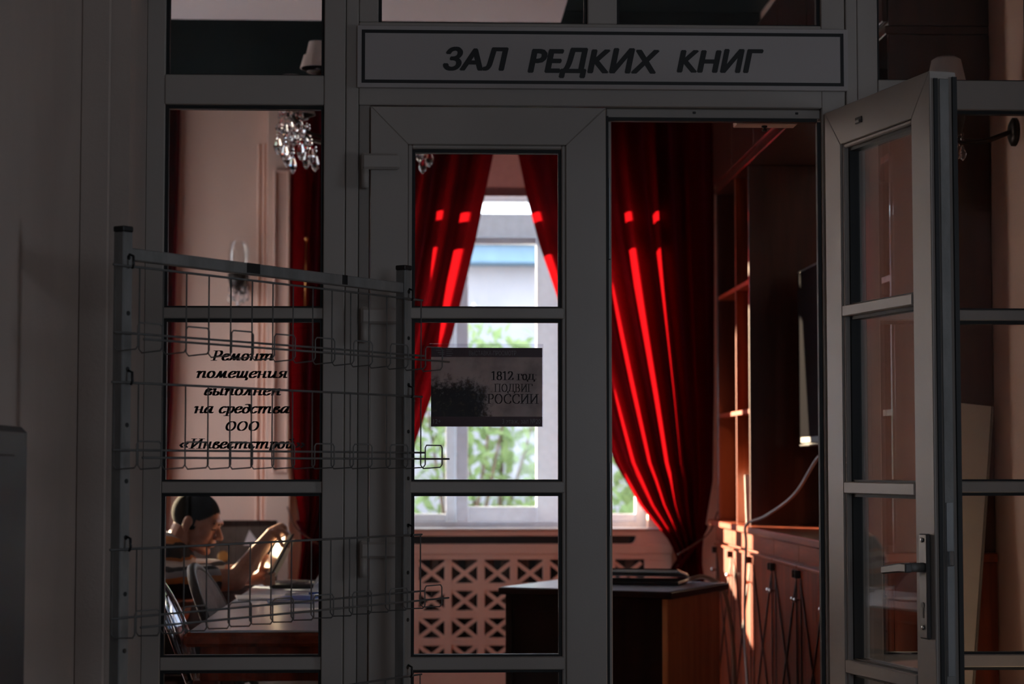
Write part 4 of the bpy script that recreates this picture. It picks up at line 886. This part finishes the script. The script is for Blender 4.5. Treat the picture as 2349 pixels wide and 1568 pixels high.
# added blind and short curtain, limiting the sun through the unseen side window
rbl = thing('roller_blind', 'half lowered dark red blind on the sunny middle side window', 'blind', (RX0+.05, 4.63, 1.94))
MB().box((RX0+.045, 4.17, 1.95), (RX0+.048, 5.08, 2.74)).build('fabric', 'velvet', rbl, rbl.location)
MB().tube([(RX0+.046, 4.17, 2.76), (RX0+.046, 5.08, 2.76)], .022, 12).build('roller', 'window_white', rbl, rbl.location, smooth=True)
MB().tube([(RX0+.046, 4.17, 1.945), (RX0+.046, 5.08, 1.945)], .008, 8).build('bottom_bar', 'window_white', rbl, rbl.location, smooth=True)
cfc = thing('cafe_curtain', 'short dark red curtain across the lower part of the sunny side window', 'curtain', (RX0+.06, 4.63, .10))
MB().add([(.018*math.sin(2*PI*8*k/48), -.44+.88*k/48, z) for z in (0, .5, 1.0) for k in range(49)], [(r_*49+k, r_*49+k+1, (r_+1)*49+k+1, (r_+1)*49+k) for r_ in (0, 1) for k in range(48)]).build('drape', 'velvet', cfc, smooth=True, fix=False)
MB().tube([(0, -.45, 1.0), (0, .45, 1.0)], .008, 8).build('rod', 'brass', cfc, smooth=True)
hbl = tag(MB().box((3.10, -8.09, .95), (4.40, -8.087, 3.04)).build('window_blind', 'hall_blind'), 'dusky pink blind over the many-paned hall window', 'blind')  # added to dim this window's reflection in the right panes

# ================================================================== CHANDELIER AND SCONCES
def drop(mb, c, r, h, n=8):        # faceted crystal drop hanging from c
    x, y, z = c; pr = [(.15, 0), (.55, -.18), (1., -.52), (.8, -.75), (.35, -.93), (.02, -1.)]
    mb.lathe([(r*a, h*b) for a, b in pr], (x, y, z), n)
def bead(mb, c, r): mb.ell(c, r, 8, 6)
CH = at(815, 330, 2.93)
chn = thing('chandelier', 'crystal chandelier with pale shades hanging above the reading table', 'chandelier', (CH.x, 2.93, 3.3))
O = chn.location
MB().lathe([(.06, 0), (.06, -.02), (.02, -.04), (.012, -.05)], (0, 0, -.001), 16).build('ceiling_rose', 'bronze', chn, smooth=True)
MB().tube([(0, 0, -.05), (0, 0, -.42)], .010, 8).build('rod', 'bronze', chn, smooth=True)
MB().lathe([(.012, -.42), (.05, -.45), (.03, -.50), (.02, -.54), (.055, -.60), (.045, -.64), (.015, -.67)], (0, 0, 0), 14).build('hub', 'bronze', chn, smooth=True)
zc = CH.z-3.3+.115     # height of the bobeches
rnd = random.Random(4)
for tier, (NA, a0, rad, zt_c, z_in) in enumerate(((6, 28, .29, zc, -.60), (3, 184, .155, zc+.165, -.50))):
  for k in range(NA):
    a = 2*PI*k/NA+R(a0); ca, sa = math.cos(a), math.sin(a)
    def Q(r, z): return (r*ca, r*sa, z)
    arm = MB().tube(catmull([Q(.03, z_in), Q(rad*.4, zt_c-.09), Q(rad*.76, zt_c-.08), Q(rad*.98, zt_c-.02), Q(rad, zt_c)], 6), .008, 8).build('arm', 'bronze', chn, smooth=True)
    MB().lathe([(.01, 0), (.045, .012), (.048, .018), (.012, .014)], Q(rad, zt_c), 14).build('bobeche', 'bronze', arm, smooth=True)
    MB().tube([Q(rad, zt_c+.012), Q(rad, zt_c+.045)], .011, 8).build('candle', 'shade_white', arm, smooth=True)
    MB().lathe([(.074, .030), (.060, .080), (.0595, .083), (.050, .083), (.038, .140), (.034, .138), (.045, .080), (.055, .075), (.070, .030)], Q(rad, zt_c), 20).build('shade', 'lamp_shade', arm)
    for j in range(7 if tier == 0 else 5):
        b_ = 2*PI*j/7+k; c0 = Vector(Q(rad, zt_c))+Vector((.047*math.cos(b_), .047*math.sin(b_), 0)); l1 = rnd.uniform(.02, .07)
        mb = MB(); bead(mb, c0+Vector((0, 0, -.012)), .006); bead(mb, c0+Vector((0, 0, -.026)), .008)
        drop(mb, c0+Vector((0, 0, -.034-l1*.3)), rnd.uniform(.013, .018), rnd.uniform(.045, .07)); mb.build('crystal', 'crystal', arm)
    if tier == 0: MB().tube([Q(.30, zt_c+.010), Q(.315, zt_c-.02), Q(.315, zt_c-.11)], .0016, 5).build('crystal_chain', 'chrome', arm); MB().tube([Q(.325, zt_c+.012), Q(.345, zt_c-.01), Q(.345, zt_c-.08)], .0016, 5).build('crystal_chain', 'chrome', arm)
    for rr_, dz_ in (((.20, -.105), (.13, -.11), (.245, -.09), (.315, -.105), (.345, -.075)) if tier == 0 else ()):
        mb = MB(); c0 = Vector(Q(rr_, zt_c+dz_)); bead(mb, c0+Vector((0, 0, -.01)), .007); bead(mb, c0+Vector((0, 0, -.025)), .009); drop(mb, c0+Vector((0, 0, -.035)), .019, .078); mb.build('crystal', 'crystal', arm)
mb = MB(); bead(mb, (0, 0, -.69), .014); mb.ell((0, 0, -.735), .032, 10, 8); mb.build('crystal', 'crystal', chn)
def sconce(label, loc, rz, shade, out=0.):
    s_ = thing('wall_sconce', label, 'lamp', loc, rz, 'crystal wall sconces')    # local -y points into the room
    MB().lathe([(.045, 0), (.045, .010), (.030, .018)], (0, 0, 0), 16, axis='y').build('back_plate', 'bronze', s_, smooth=True)
    MB().tube(catmull([(0, -.015, 0), (0, -.06-out*.5, -.03), (0, -.11-out, -.02), (0, -.12-out, .02)], 6), .008, 8).build('arm', 'bronze', s_, smooth=True)
    MB().lathe([(.012, -.01), (.045, .0), (.056, .045), (.058, .075), (.050, .075), (.010, .01)], (0, -.12-out, -.01), 16).build('cup', 'bronze', s_, smooth=True)
    if shade: MB().lathe([(.060, .075), (.066, .09), (.060, .17), (.046, .235), (.030, .245), (.043, .232), (.056, .168), (.060, .09), (.054, .075)], (0, -.12-out, -.01), 18).build('shade', 'lamp_shade', s_, smooth=True)
    else: MB().lathe([(.042, .075), (.056, .12), (.058, .18), (.048, .25), (.046, .25), (.055, .18), (.053, .12), (.038, .075)], (0, -.12-out, -.01), 18).build('glass_shade', 'glass', s_, smooth=True)
    for j in range(6):
        b_ = 2*PI*j/6; c0 = Vector((.048*math.cos(b_), -.12-out+.048*math.sin(b_), -.012)); mb = MB(); bead(mb, c0, .006); bead(mb, c0+Vector((0, 0, -.014)), .007); drop(mb, c0+Vector((0, 0, -.022-.012*(j % 2))), .013, .05); mb.build('crystal', 'crystal', s_)
    mb = MB(); drop(mb, (0, -.12-out, -.03), .016, .10); mb.build('crystal', 'crystal', s_)
    return s_
sc0 = at(547, 655, RY1-.12)
sconce('dark crystal wall sconce on the peach wall behind the reader', (sc0.x, RY1-.001, sc0.z), 0, False)
sc1 = at(2172, 200, .84)
sconce('crystal wall sconce with a white shade behind the right panes', (RX1-.001, .84, sc1.z-.14), -PI/2, True, RX1-.12-sc1.x)
# draw wand hanging at the front of the left tied curtain (a part of that curtain)
cl_ = [o for o in bpy.data.objects if o.name.startswith('velvet_curtain') and 'wall sconce' in o.get('label', '')][0]
wa, wb2 = at(703, 547, RY1-.31), at(700, 704, RY1-.31)
wnd = MB().tube([wa, wb2], .0055, 8).build('draw_wand', 'brass', cl_, cl_.location, smooth=True); MB().ell(wa, .013, 12, 8).build('wand_ball', 'brass', wnd, cl_.location, smooth=True)
# picture standing on a low cabinet behind the reader
Yq = RY1-.42
u, v = at(478, 1193, Yq), at(635, 1330, Yq)
lc = thing('low_cabinet', 'low dark cabinet behind the reader, under the framed picture', 'cabinet', ((u.x+v.x)/2, Yq+.14, 0)); O = lc.location
zl_ = v.z-.04
MB().box((u.x-.22, Yq-.05, .06), (v.x+.015, Yq+.28, zl_)).build('body', 'wood_dark', lc, O, bev=.004)
for k in (0, 1): 
    xa = u.x-.21+k*(v.x-u.x+.225)/2; xb = xa+(v.x-u.x+.215)/2-.01
    d_ = MB().box((xa, Yq-.066, .08), (xb, Yq-.0505, zl_-.03)).build('door', 'wood_dark', lc, O, bev=.004); MB().ell(((xb-.03) if k == 0 else xa+.03, Yq-.078, zl_*.6), .010, 10, 8).build('knob', 'brass', d_, O, smooth=True)
MB().box((u.x-.20, Yq-.04, 0), (v.x, Yq+.26, .0595)).build('plinth', 'wood_dark', lc, O)
pic = thing('framed_picture', 'dark framed still life standing behind the reader', 'picture', ((u.x+v.x)/2-.04, Yq, zl_+.0015)); O = pic.location
x0_, x1_, z0_, z1_ = u.x-.12, v.x, zl_+.0015, u.z
for q in ((x0_, x0_+.03, z0_, z1_), (x1_-.03, x1_, z0_, z1_), (x0_+.03, x1_-.03, z1_-.03, z1_), (x0_+.03, x1_-.03, z0_, z0_+.03)): MB().box((q[0], Yq-.012, q[2]), (q[1], Yq+.012, q[3])).build('frame_bar', 'wood_dark', pic, O, bev=.004)
MB().box((x0_+.03, Yq-.001, z0_+.03), (x1_-.03, Yq+.006, z1_-.03)).build('canvas', 'painting_print', pic, O)
g = at(512, 1276, Yq); MB().lathe([(.0, .0005), (.030, .0005), (.030, .002), (.022, .003)], (g.x, Yq-.001, g.z), 20, axis='y').build('painted_fruit', 'brass', pic, O)
g = at(572, 1228, Yq); MB().prism([(g.x-.03, g.z-.05), (g.x+.06, g.z-.05), (g.x+.0, g.z+.03)], 'y', Yq-.003, Yq-.0015).build('painted_sail', 'shade_white', pic, O)

# ================================================================== DISPLAY RACK
RL, RRt = Vector((-.642, -1.13, 0)), Vector((-.062, -.27, 0))
RL = atz(283, 532, 1.742); RL.z = 0; t_ = at(926, 620, -.27); RRt = Vector((t_.x, -.27, 0))
RD = (RRt-RL); RW = RD.length; RD.normalize(); RN = Vector((RD.y, -RD.x, 0))      # front of the rack faces right and towards the viewer
rk = thing('display_rack', 'empty grey wire display rack with tilted baskets before the left panes', 'rack', (RL+RRt)/2, math.atan2(RD.y, RD.x))
# local frame: x along the rack from -RW/2 to RW/2, -y is the front
hw_ = RW/2; PT = 1.742
def hole(p, z): MB().lathe([(.0055, 0), (.0055, .001)], (p, -.0150, z), 10, axis='y')
for sx_ in (-1, 1):
    xx = sx_*hw_
    po_ = MB().box((xx-.0145, -.0145, .03), (xx+.0145, .0145, PT)).build('post', 'rack_paint', rk, bev=.002)
    MB().box((xx-.0155, -.0155, PT+.0002), (xx+.0155, .0155, PT+.012)).build('end_cap', 'black_plastic', po_, bev=.002)
    hm = MB()
    for k in range(13): hm.lathe([(.0052, 0), (.0052, .0008)], (xx+.002, -.0146, PT-.055-.118*k), 10, axis='y')
    hm.build('slot_holes', 'black_plastic', po_)['kind'] = 'stuff'
    MB().box((xx-.016, -.22, 0), (xx+.016, .22, .0298)).build('foot', 'rack_paint', rk, bev=.003)
    for y_ in (-.205, .205): MB().box((xx-.018, y_-.02, 0.0), (xx+.018, y_+.02, .034)).build('foot_cap', 'black_plastic', rk, bev=.003)
MB().box((-hw_+.0146, -.011, 1.683), (hw_-.0146, .011, 1.709)).build('cross_bar', 'rack_paint', rk, bev=.002)
MB().box((-hw_+.0146, -.011, .10), (hw_-.0146, .011, .126)).build('cross_bar', 'rack_paint', rk, bev=.002)
for f0, f1 in ((.385, .43), (.735, .755)): MB().box((-hw_+RW*f0, -.0120, 1.686), (-hw_+RW*f1, -.0111, 1.709)).build('tape_scrap', 'black_plastic', rk)
ex_ = .052; NW = 16; L0, L1 = -hw_-ex_, hw_+ex_
Yb, Yf = -.022, -.088
def basket(zt):
    b = MB().tube([(L0, Yb, zt), (L1, Yb, zt)], .0026, 8).build('basket', 'wire', rk, smooth=True)
    MB().tube([(L0, Yb-.004, zt-.142), (L1+.004, Yb-.004, zt-.142)], .0024, 8).build('rail', 'wire', b, smooth=True)
    MB().tube([(L0+.02, Yf-.003, zt-.158), (L1+.02, Yf-.003, zt-.158)], .0024, 8).build('front_rail', 'wire', b, smooth=True)
    xs = [L0+.006+(L1-L0-.012)*i/(NW-1) for i in range(NW)]
    zb = zt-.182
    for i in range(0, NW, 2):
        xa, xb = xs[i], xs[i+1]
        P_ = [(xa, Yb, zt), (xa, Yb, zb+.008), (xa, Yb-.008, zb), (xa, Yf+.006, zb+.003), (xa, Yf, zb+.010), (xa, Yf, zb+.052), (xa+.006, Yf, zb+.058), (xb-.006, Yf, zb+.058), (xb, Yf, zb+.052), (xb, Yf, zb+.010), (xb, Yf+.006, zb+.003), (xb, Yb-.008, zb), (xb, Yb, zb+.008), (xb, Yb, zt)]
        MB().tube(P_, .0017, 6).build('wire_loop', 'wire', b, smooth=True)
    for sx_ in (-1, 1):
        xx = sx_*hw_+.004; MB().tube([(xx, -.0145, zt+.026), (xx, -.026, zt+.022), (xx, -.027, zt+.004), (xx, -.0225, zt-.004)], .0028, 8).build('hook', 'black_plastic', b, smooth=True)
for zt in (1.668, 1.422, 1.073, .722, .372): basket(zt)

# grey cabinet on the left hall wall
gc = thing('wall_cabinet', 'dark grey cabinet against the hall wall at the left edge', 'cabinet', (-.87, -1.75, 0)); O = gc.location
gx = -.800; gy = atx(62, 1200, gx).y
MB().box((-.8725, -2.15, 0), (gx, gy, 1.325)).build('body', 'dark_grey', gc, O, bev=.012)
y0_, y1_ = -2.10, atx(36, 1200, gx).y; ztp = atx(20, 1042, gx).z
rr = .05; pl = [(y0_, .06), (y1_, .06)]+[(y1_-rr+rr*math.cos(t), ztp-rr+rr*math.sin(t)) for t in (PI/2*k/6 for k in range(7))]+[(y0_+rr-rr*math.sin(t), ztp-rr+rr*math.cos(t)) for t in (PI/2*k/6 for k in range(7))]
dpn = MB().prism(pl, 'x', gx+.0003, gx+.007).build('door_panel', 'dark_grey', gc, O, bev=.003)
MB().box((gx+.0075, y0_+.05, .78), (gx+.018, y0_+.065, .90)).build('handle', 'steel_grey', dpn, O, bev=.002)

# ================================================================== THE READER
YM = 2.86
def B(x, y, d=0.): return at(x, y, YM+d)
# head frame: local +x is the direction of the face
HC = B(450, 1196)
HR = Euler((0, R(20), R(-14))).to_matrix()      # chin down, turned a little to the viewer
def Hd(x, y, z): return HC+HR @ Vector((x, y, z))
man = thing('person', 'person with cropped dark hair in a striped polo reading at the table', 'person', (HC.x-.10, YM, 0))
O = man.location
sk = MB()
sk.ell(Hd(-.012, 0, .030), (.099, .077, .088), 24, 16, HR); sk.ell(Hd(.030, 0, -.040), (.066, .060, .072), 20, 14, HR); sk.ell(Hd(.052, 0, .012), (.044, .060, .060), 18, 12, HR)
sk.cap(Hd(.030, -.040, -.082), Hd(.074, -.012, -.098), .020, .017); sk.cap(Hd(.030, .040, -.082), Hd(.074, .012, -.098), .020, .017); sk.ell(Hd(.080, 0, -.096), (.018, .020, .017), 12, 10, HR)
sk.cap(Hd(.086, -.034, .026), Hd(.086, .034, .026), .0145); sk.cap(Hd(.092, 0, .014), Hd(.119, 0, -.026), .0085, .0125); sk.ell(Hd(.109, .013, -.031), (.011, .008, .009)); sk.ell(Hd(.109, -.013, -.031), (.011, .008, .009))
for q in (-1, 1):
    sk.ell(Hd(.066, q*.042, -.022), (.026, .020, .026)); sk.ell(Hd(.081, q*.030, .004), (.012, .015, .010))
    sk.ell(Hd(-.008, q*.078, -.008), (.020, .009, .032), rot=HR); sk.ell(Hd(-.002, q*.080, -.032), (.010, .007, .011), rot=HR)
sk.cap(Hd(.093, -.018, -.055), Hd(.093, .018, -.055), .0105); sk.cap(Hd(.094, -.014, -.066), Hd(.094, .014, -.066), .0090); sk.ell(Hd(.086, 0, -.045), (.014, .022, .014))
NB = Vector((HC.x-.085, YM, HC.z-.135))        # base of the neck
sk.cap(Hd(-.030, 0, -.03), NB, .058, .064)
PEL = Vector((HC.x-.21, YM, .53))
CHS = Vector((HC.x-.135, YM, .80))
sk.cap(PEL, CHS, .13, .135); sk.ell(CHS+Vector((.0, 0, .03)), (.125, .20, .14)); sk.ell(PEL, (.15, .18, .12))
SHr, SHl = Vector((HC.x-.085, YM-.185, HC.z-.235)), Vector((HC.x-.07, YM+.185, HC.z-.225))
sk.cap(NB+Vector((-.02, 0, -.03)), SHr, .060, .062); sk.cap(NB+Vector((-.02, 0, -.03)), SHl, .060, .062)
# near (right) arm: elbow on the table, forearm raised, hand over the top of the page
ELr = B(541, 1338, -.10); ELr.z = .795; WRr = B(624, 1224, -.03)
sk.cap(SHr, ELr, .052, .043); sk.cap(ELr, WRr, .045, .027)
KN = B(645, 1213, -.02)
sk.cap(WRr, KN, .028, .026); sk.ell((WRr+KN)/2, (.032, .040, .022))
for i, (dy, L_) in enumerate(((-.032, .062), (-.011, .070), (.011, .067), (.030, .054))):
    a0 = KN+Vector((.006, dy, -.004)); a1 = a0+Vector((.022, 0, -.016)); a2 = a1+Vector((.008, 0, -L_*.40)); a3 = a2+Vector((-.006, 0, -L_*.34))
    sk.cap(a0, a1, .0098, .0090); sk.cap(a1, a2, .0090, .0082); sk.cap(a2, a3, .0082, .0068)
th0 = (WRr*.4+KN*.6)+Vector((.0, -.028, -.012)); sk.cap(th0, th0+Vector((.014, -.014, -.026)), .011, .010); sk.cap(th0+Vector((.014, -.014, -.026)), th0+Vector((.026, -.008, -.052)), .010, .008)
# far (left) arm: forearm along the table, fist around the foot of the book
ELl = B(548, 1340, .14); ELl.z = .80; WRl = B(588, 1333, .02); WRl.z = .792
sk.cap(SHl, ELl, .052, .042); sk.cap(ELl, WRl, .043, .028)
PM = B(605, 1320, .0)
sk.cap(WRl, PM, .028, .030); sk.ell(PM, (.034, .026, .036))
for i, dz in enumerate((.030, .010, -.010, -.028)):
    a0 = PM+Vector((.020, .020, dz)); a1 = a0+Vector((.020, -.022, 0)); a2 = a1+Vector((-.012, -.028, -.002)); a3 = a2+Vector((-.022, -.006, -.002))
    sk.cap(a0, a1, .0100, .0095); sk.cap(a1, a2, .0095, .0088); sk.cap(a2, a3, .0088, .0075)
t0_ = PM+Vector((-.010, -.016, .028)); sk.cap(t0_, t0_+Vector((.010, -.008, .030)), .0115, .0105); sk.cap(t0_+Vector((.010, -.008, .030)), t0_+Vector((.026, -.004, .052)), .0105, .008)
# legs under the table
for q in (-1, 1):
    hip = PEL+Vector((.03, q*.10, -.01)); kn = Vector((PEL.x+.46, YM+q*.12, .505)); an_ = Vector((PEL.x+.40, YM+q*.13, .09))
    sk.cap(hip, kn, .085, .060); sk.cap(kn, an_, .058, .040); sk.cap(an_, an_+Vector((.13, 0, -.045)), .040, .032)
body = sk.build('body', 'skin', man, O, remesh=.0042, sm_it=4)
# eyes, brows, lips
for q in (-1, 1):
    MB().cap(Hd(.0925, q*.018, .0005), Hd(.0885, q*.040, -.0005), .0035, .003).build('eyelashes', 'hair', man, O, smooth=True)
    MB().cap(Hd(.0985, q*.014, .024), Hd(.0900, q*.046, .026), .0050, .0035).build('eyebrow', 'hair', man, O, smooth=True)
MB().cap(Hd(.1030, -.014, -.0605), Hd(.1030, .014, -.0605), .0030).build('mouth', 'lips', man, O, smooth=True)
# hair: a close cap over the skull
hr = MB(); n, m_ = 72, 48; hv = []; ok = {}
def skp(i, k, g):
    t = PI*i/m_; a = 2*PI*k/n; return Vector((-.012+(.099+g)*math.sin(t)*math.cos(a), (.077+g)*math.sin(t)*math.sin(a), .030+(.088+g)*math.cos(t)))
fs_ = []
def keep(p): return p.z > .012+.62*(p.x-.02)+.9*max(0, p.x-.055)+.0015*math.sin(p.x*420+p.y*300) if p.x > .022 else (p.z > -.026+.002*math.sin(p.x*500+p.y*260) if p.x > -.03 else p.z > -.052+.004*math.sin(p.y*420))
for g in (.0022, -.012):
    for i in range(m_+1):
        for k in range(n): hv.append(Hd(*skp(i, k, g)))
off_ = (m_+1)*n; cells = set()
for i in range(m_):
    for k in range(n):
        if keep((skp(i, k, 0)+skp(i+1, k+1, 0))/2): cells.add((i, k))
for (i, k) in cells:
    k2 = (k+1) % n; q = (i*n+k, (i+1)*n+k, (i+1)*n+k2, i*n+k2); fs_.append(q); fs_.append(tuple(off_+v for v in q[::-1]))
    for di, dk, e in ((-1, 0, (i*n+k2, i*n+k)), (1, 0, ((i+1)*n+k, (i+1)*n+k2)), (0, -1, (i*n+k, (i+1)*n+k)), (0, 1, ((i+1)*n+k2, i*n+k2))):
        ii, kk = i+di, (k+dk) % n
        if 0 <= ii < m_ and (ii, kk) not in cells: fs_.append((e[0], e[1], off_+e[1], off_+e[0]))
hr.add(hv, fs_); ho = hr.build('hair', 'hair', man, O, smooth=True)
bm = bmesh.new(); bm.from_mesh(ho.data); bmesh.ops.delete(bm, geom=[v for v in bm.verts if not v.link_faces], context='VERTS'); bm.to_mesh(ho.data); bm.free()
# striped polo
sh_ = MB()
sh_.cap(PEL+Vector((0, 0, .02)), CHS, .150, .152); sh_.ell(CHS+Vector((.0, 0, .03)), (.142, .215, .155)); sh_.ell(PEL, (.165, .195, .10))
sh_.cap(NB+Vector((-.025, 0, -.040)), SHr, .074, .078); sh_.cap(NB+Vector((-.025, 0, -.040)), SHl, .074, .078)
sh_.cap(SHr, SHr+(ELr-SHr)*.58, .074, .066); sh_.cap(SHl, SHl+(ELl-SHl)*.58, .074, .066)
sh_.cap(NB+Vector((-.045, -.03, .0)), NB+Vector((-.045, .03, .0)), .052); sh_.cap(NB+Vector((-.03, -.062, -.018)), NB+Vector((.045, -.050, -.050)), .022); sh_.cap(NB+Vector((-.03, .062, -.018)), NB+Vector((.045, .050, -.050)), .022)
sh_.build('polo_shirt', 'striped_knit', man, O, remesh=.0065, sm_it=3)
tr_ = MB(); tr_.ell(PEL+Vector((0, 0, -.03)), (.172, .20, .10))
for q in (-1, 1):
    hip = PEL+Vector((.03, q*.10, -.01)); kn = Vector((PEL.x+.46, YM+q*.12, .505)); an_ = Vector((PEL.x+.40, YM+q*.13, .12))
    tr_.cap(hip, kn, .098, .075); tr_.cap(kn, an_, .072, .058)
tr_.build('trousers', 'trousers', man, O, remesh=.009, sm_it=3)
for q in (-1, 1):
    a_ = Vector((PEL.x+.40, YM+q*.13, .055)); MB().cap(a_+Vector((-.03, 0, -.005)), a_+Vector((.17, 0, -.016)), .048, .038).build('shoe', 'shoe', man, O, remesh=.008, sm_it=2)
# reader's chair
rcx = PEL.x-.02
rch = thing('reader_chair', 'dark wooden chair under the reader', 'chair', (rcx, YM, 0))
MB().box((-.22, -.22, .405), (.22, .22, .432)).build('seat', 'wood_dark', rch, bev=.006)
for x_, y_ in ((-.20, -.20), (-.20, .20), (.20, -.20), (.20, .20)): MB().box((x_-.018, y_-.018, 0), (x_+.018, y_+.018, .4045)).build('leg', 'wood_dark', rch, bev=.003)
for y_ in (-.20, .20): MB().tube([(-.20, y_, .433), (-.225, y_, .62), (-.25, y_, .80)], .016, 8).build('back_post', 'wood_dark', rch, smooth=True)
MB().box((-.262, -.185, .70), (-.238, .185, .79)).build('back_rail', 'wood_dark', rch, bev=.004)

# book in the reader's hands
bka = B(607, 1316, -.012); bkb = B(652, 1232, -.012); ax_ = (bkb-bka)/2; up_ = Vector((0, 1, 0)); nb = ax_.cross(up_).normalized()
if nb.x > 0: nb = -nb
bw_ = Vector((.030, -.070, .014))
bko = thing('open_book', 'bright open book held up by the reader', 'book', (bka+bkb)/2); O2 = bko.location
pgc = (bka+bkb)/2+Vector((.006, 0, .0))
MB().obb(pgc+nb*.004, ax_, bw_, nb*.0035).build('pages', 'paper', bko, O2, bev=.001)
MB().obb(pgc-nb*.0045, ax_*1.05, bw_*1.05, nb*.0022).build('cover', 'dark_grey', bko, O2, bev=.001)
MB().obb(pgc-nb*.0045-bw_*1.0+Vector((.028, .02, -.002)), ax_*1.05, Vector((.030, .016, .006)), nb*.002).build('cover_flap', 'paper', bko, O2, bev=.001)

# things on the reading table
TZ = .7503
def on(x, y): return atz(x, y, TZ)
lpt = thing('laptop', 'open dark laptop on the reading table facing the reader', 'laptop', on(690, 1349)+Vector((.03, .16, .0007)), R(180))
MB().box((-.02, -.16, .0), (.155, .16, .016)).build('base', 'dark_grey', lpt, bev=.003)
for i in range(4):
    for j in range(11): MB().box((.015+.027*i, -.135+.0247*j, .0162), (.037+.027*i, -.1135+.0247*j, .0185)).build('key', 'black_plastic', lpt)
MB().obb((-.085, 0, .118), (-.062, 0, .105), (0, .16, 0), (.0035, 0, .002)).build('lid', 'board_white', lpt, bev=.002); MB().obb((-.0805, 0, .1205), (-.057, 0, .097), (0, .15, 0), (.0006, 0, .0004)).build('screen', 'screen', lpt)
def flat(name, label, cat, x, y, w_, d_, h_, rz_, mat, edge=None, dz=0.):
    o = thing(name, label, cat, on(x, y)+Vector((0, 0, .0006+dz)), R(rz_))
    MB().box((-w_/2, -d_/2, .0), (w_/2, d_/2, h_)).build('cover' if edge else 'sheet', mat, o, bev=min(.001, h_*.3))
    if edge: MB().box((-w_/2+.003, -d_/2-.0005, h_*.2), (w_/2-.001, d_/2+.0005, h_*.8)).build('pages', edge, o)
    return o
flat('paper_stack', 'stack of white papers beside the reader elbow on the table', 'papers', 604, 1372, .20, .20, .007, 8, 'paper_white')
flat('notebook', 'thin blue notebook lying on the table before the laptop', 'notebook', 684, 1378, .17, .22, .012, -12, 'blue_plastic', 'paper_white')
flat('white_card', 'white folded card on the table beside the near edge of the notebook', 'card', 706, 1401, .12, .15, .005, 5, 'paper_white')
pen = thing('pen', 'blue and white pen lying on the blue notebook', 'pen', on(690, 1372)+Vector((0, 0, .018)), R(20))
MB().tube([(-.06, 0, 0), (.03, 0, 0)], .0045, 8).build('barrel', 'paper_white', pen, smooth=True); MB().tube([(.0305, 0, 0), (.075, 0, 0)], .0048, 8).build('pen_cap', 'blue_plastic', pen, smooth=True)
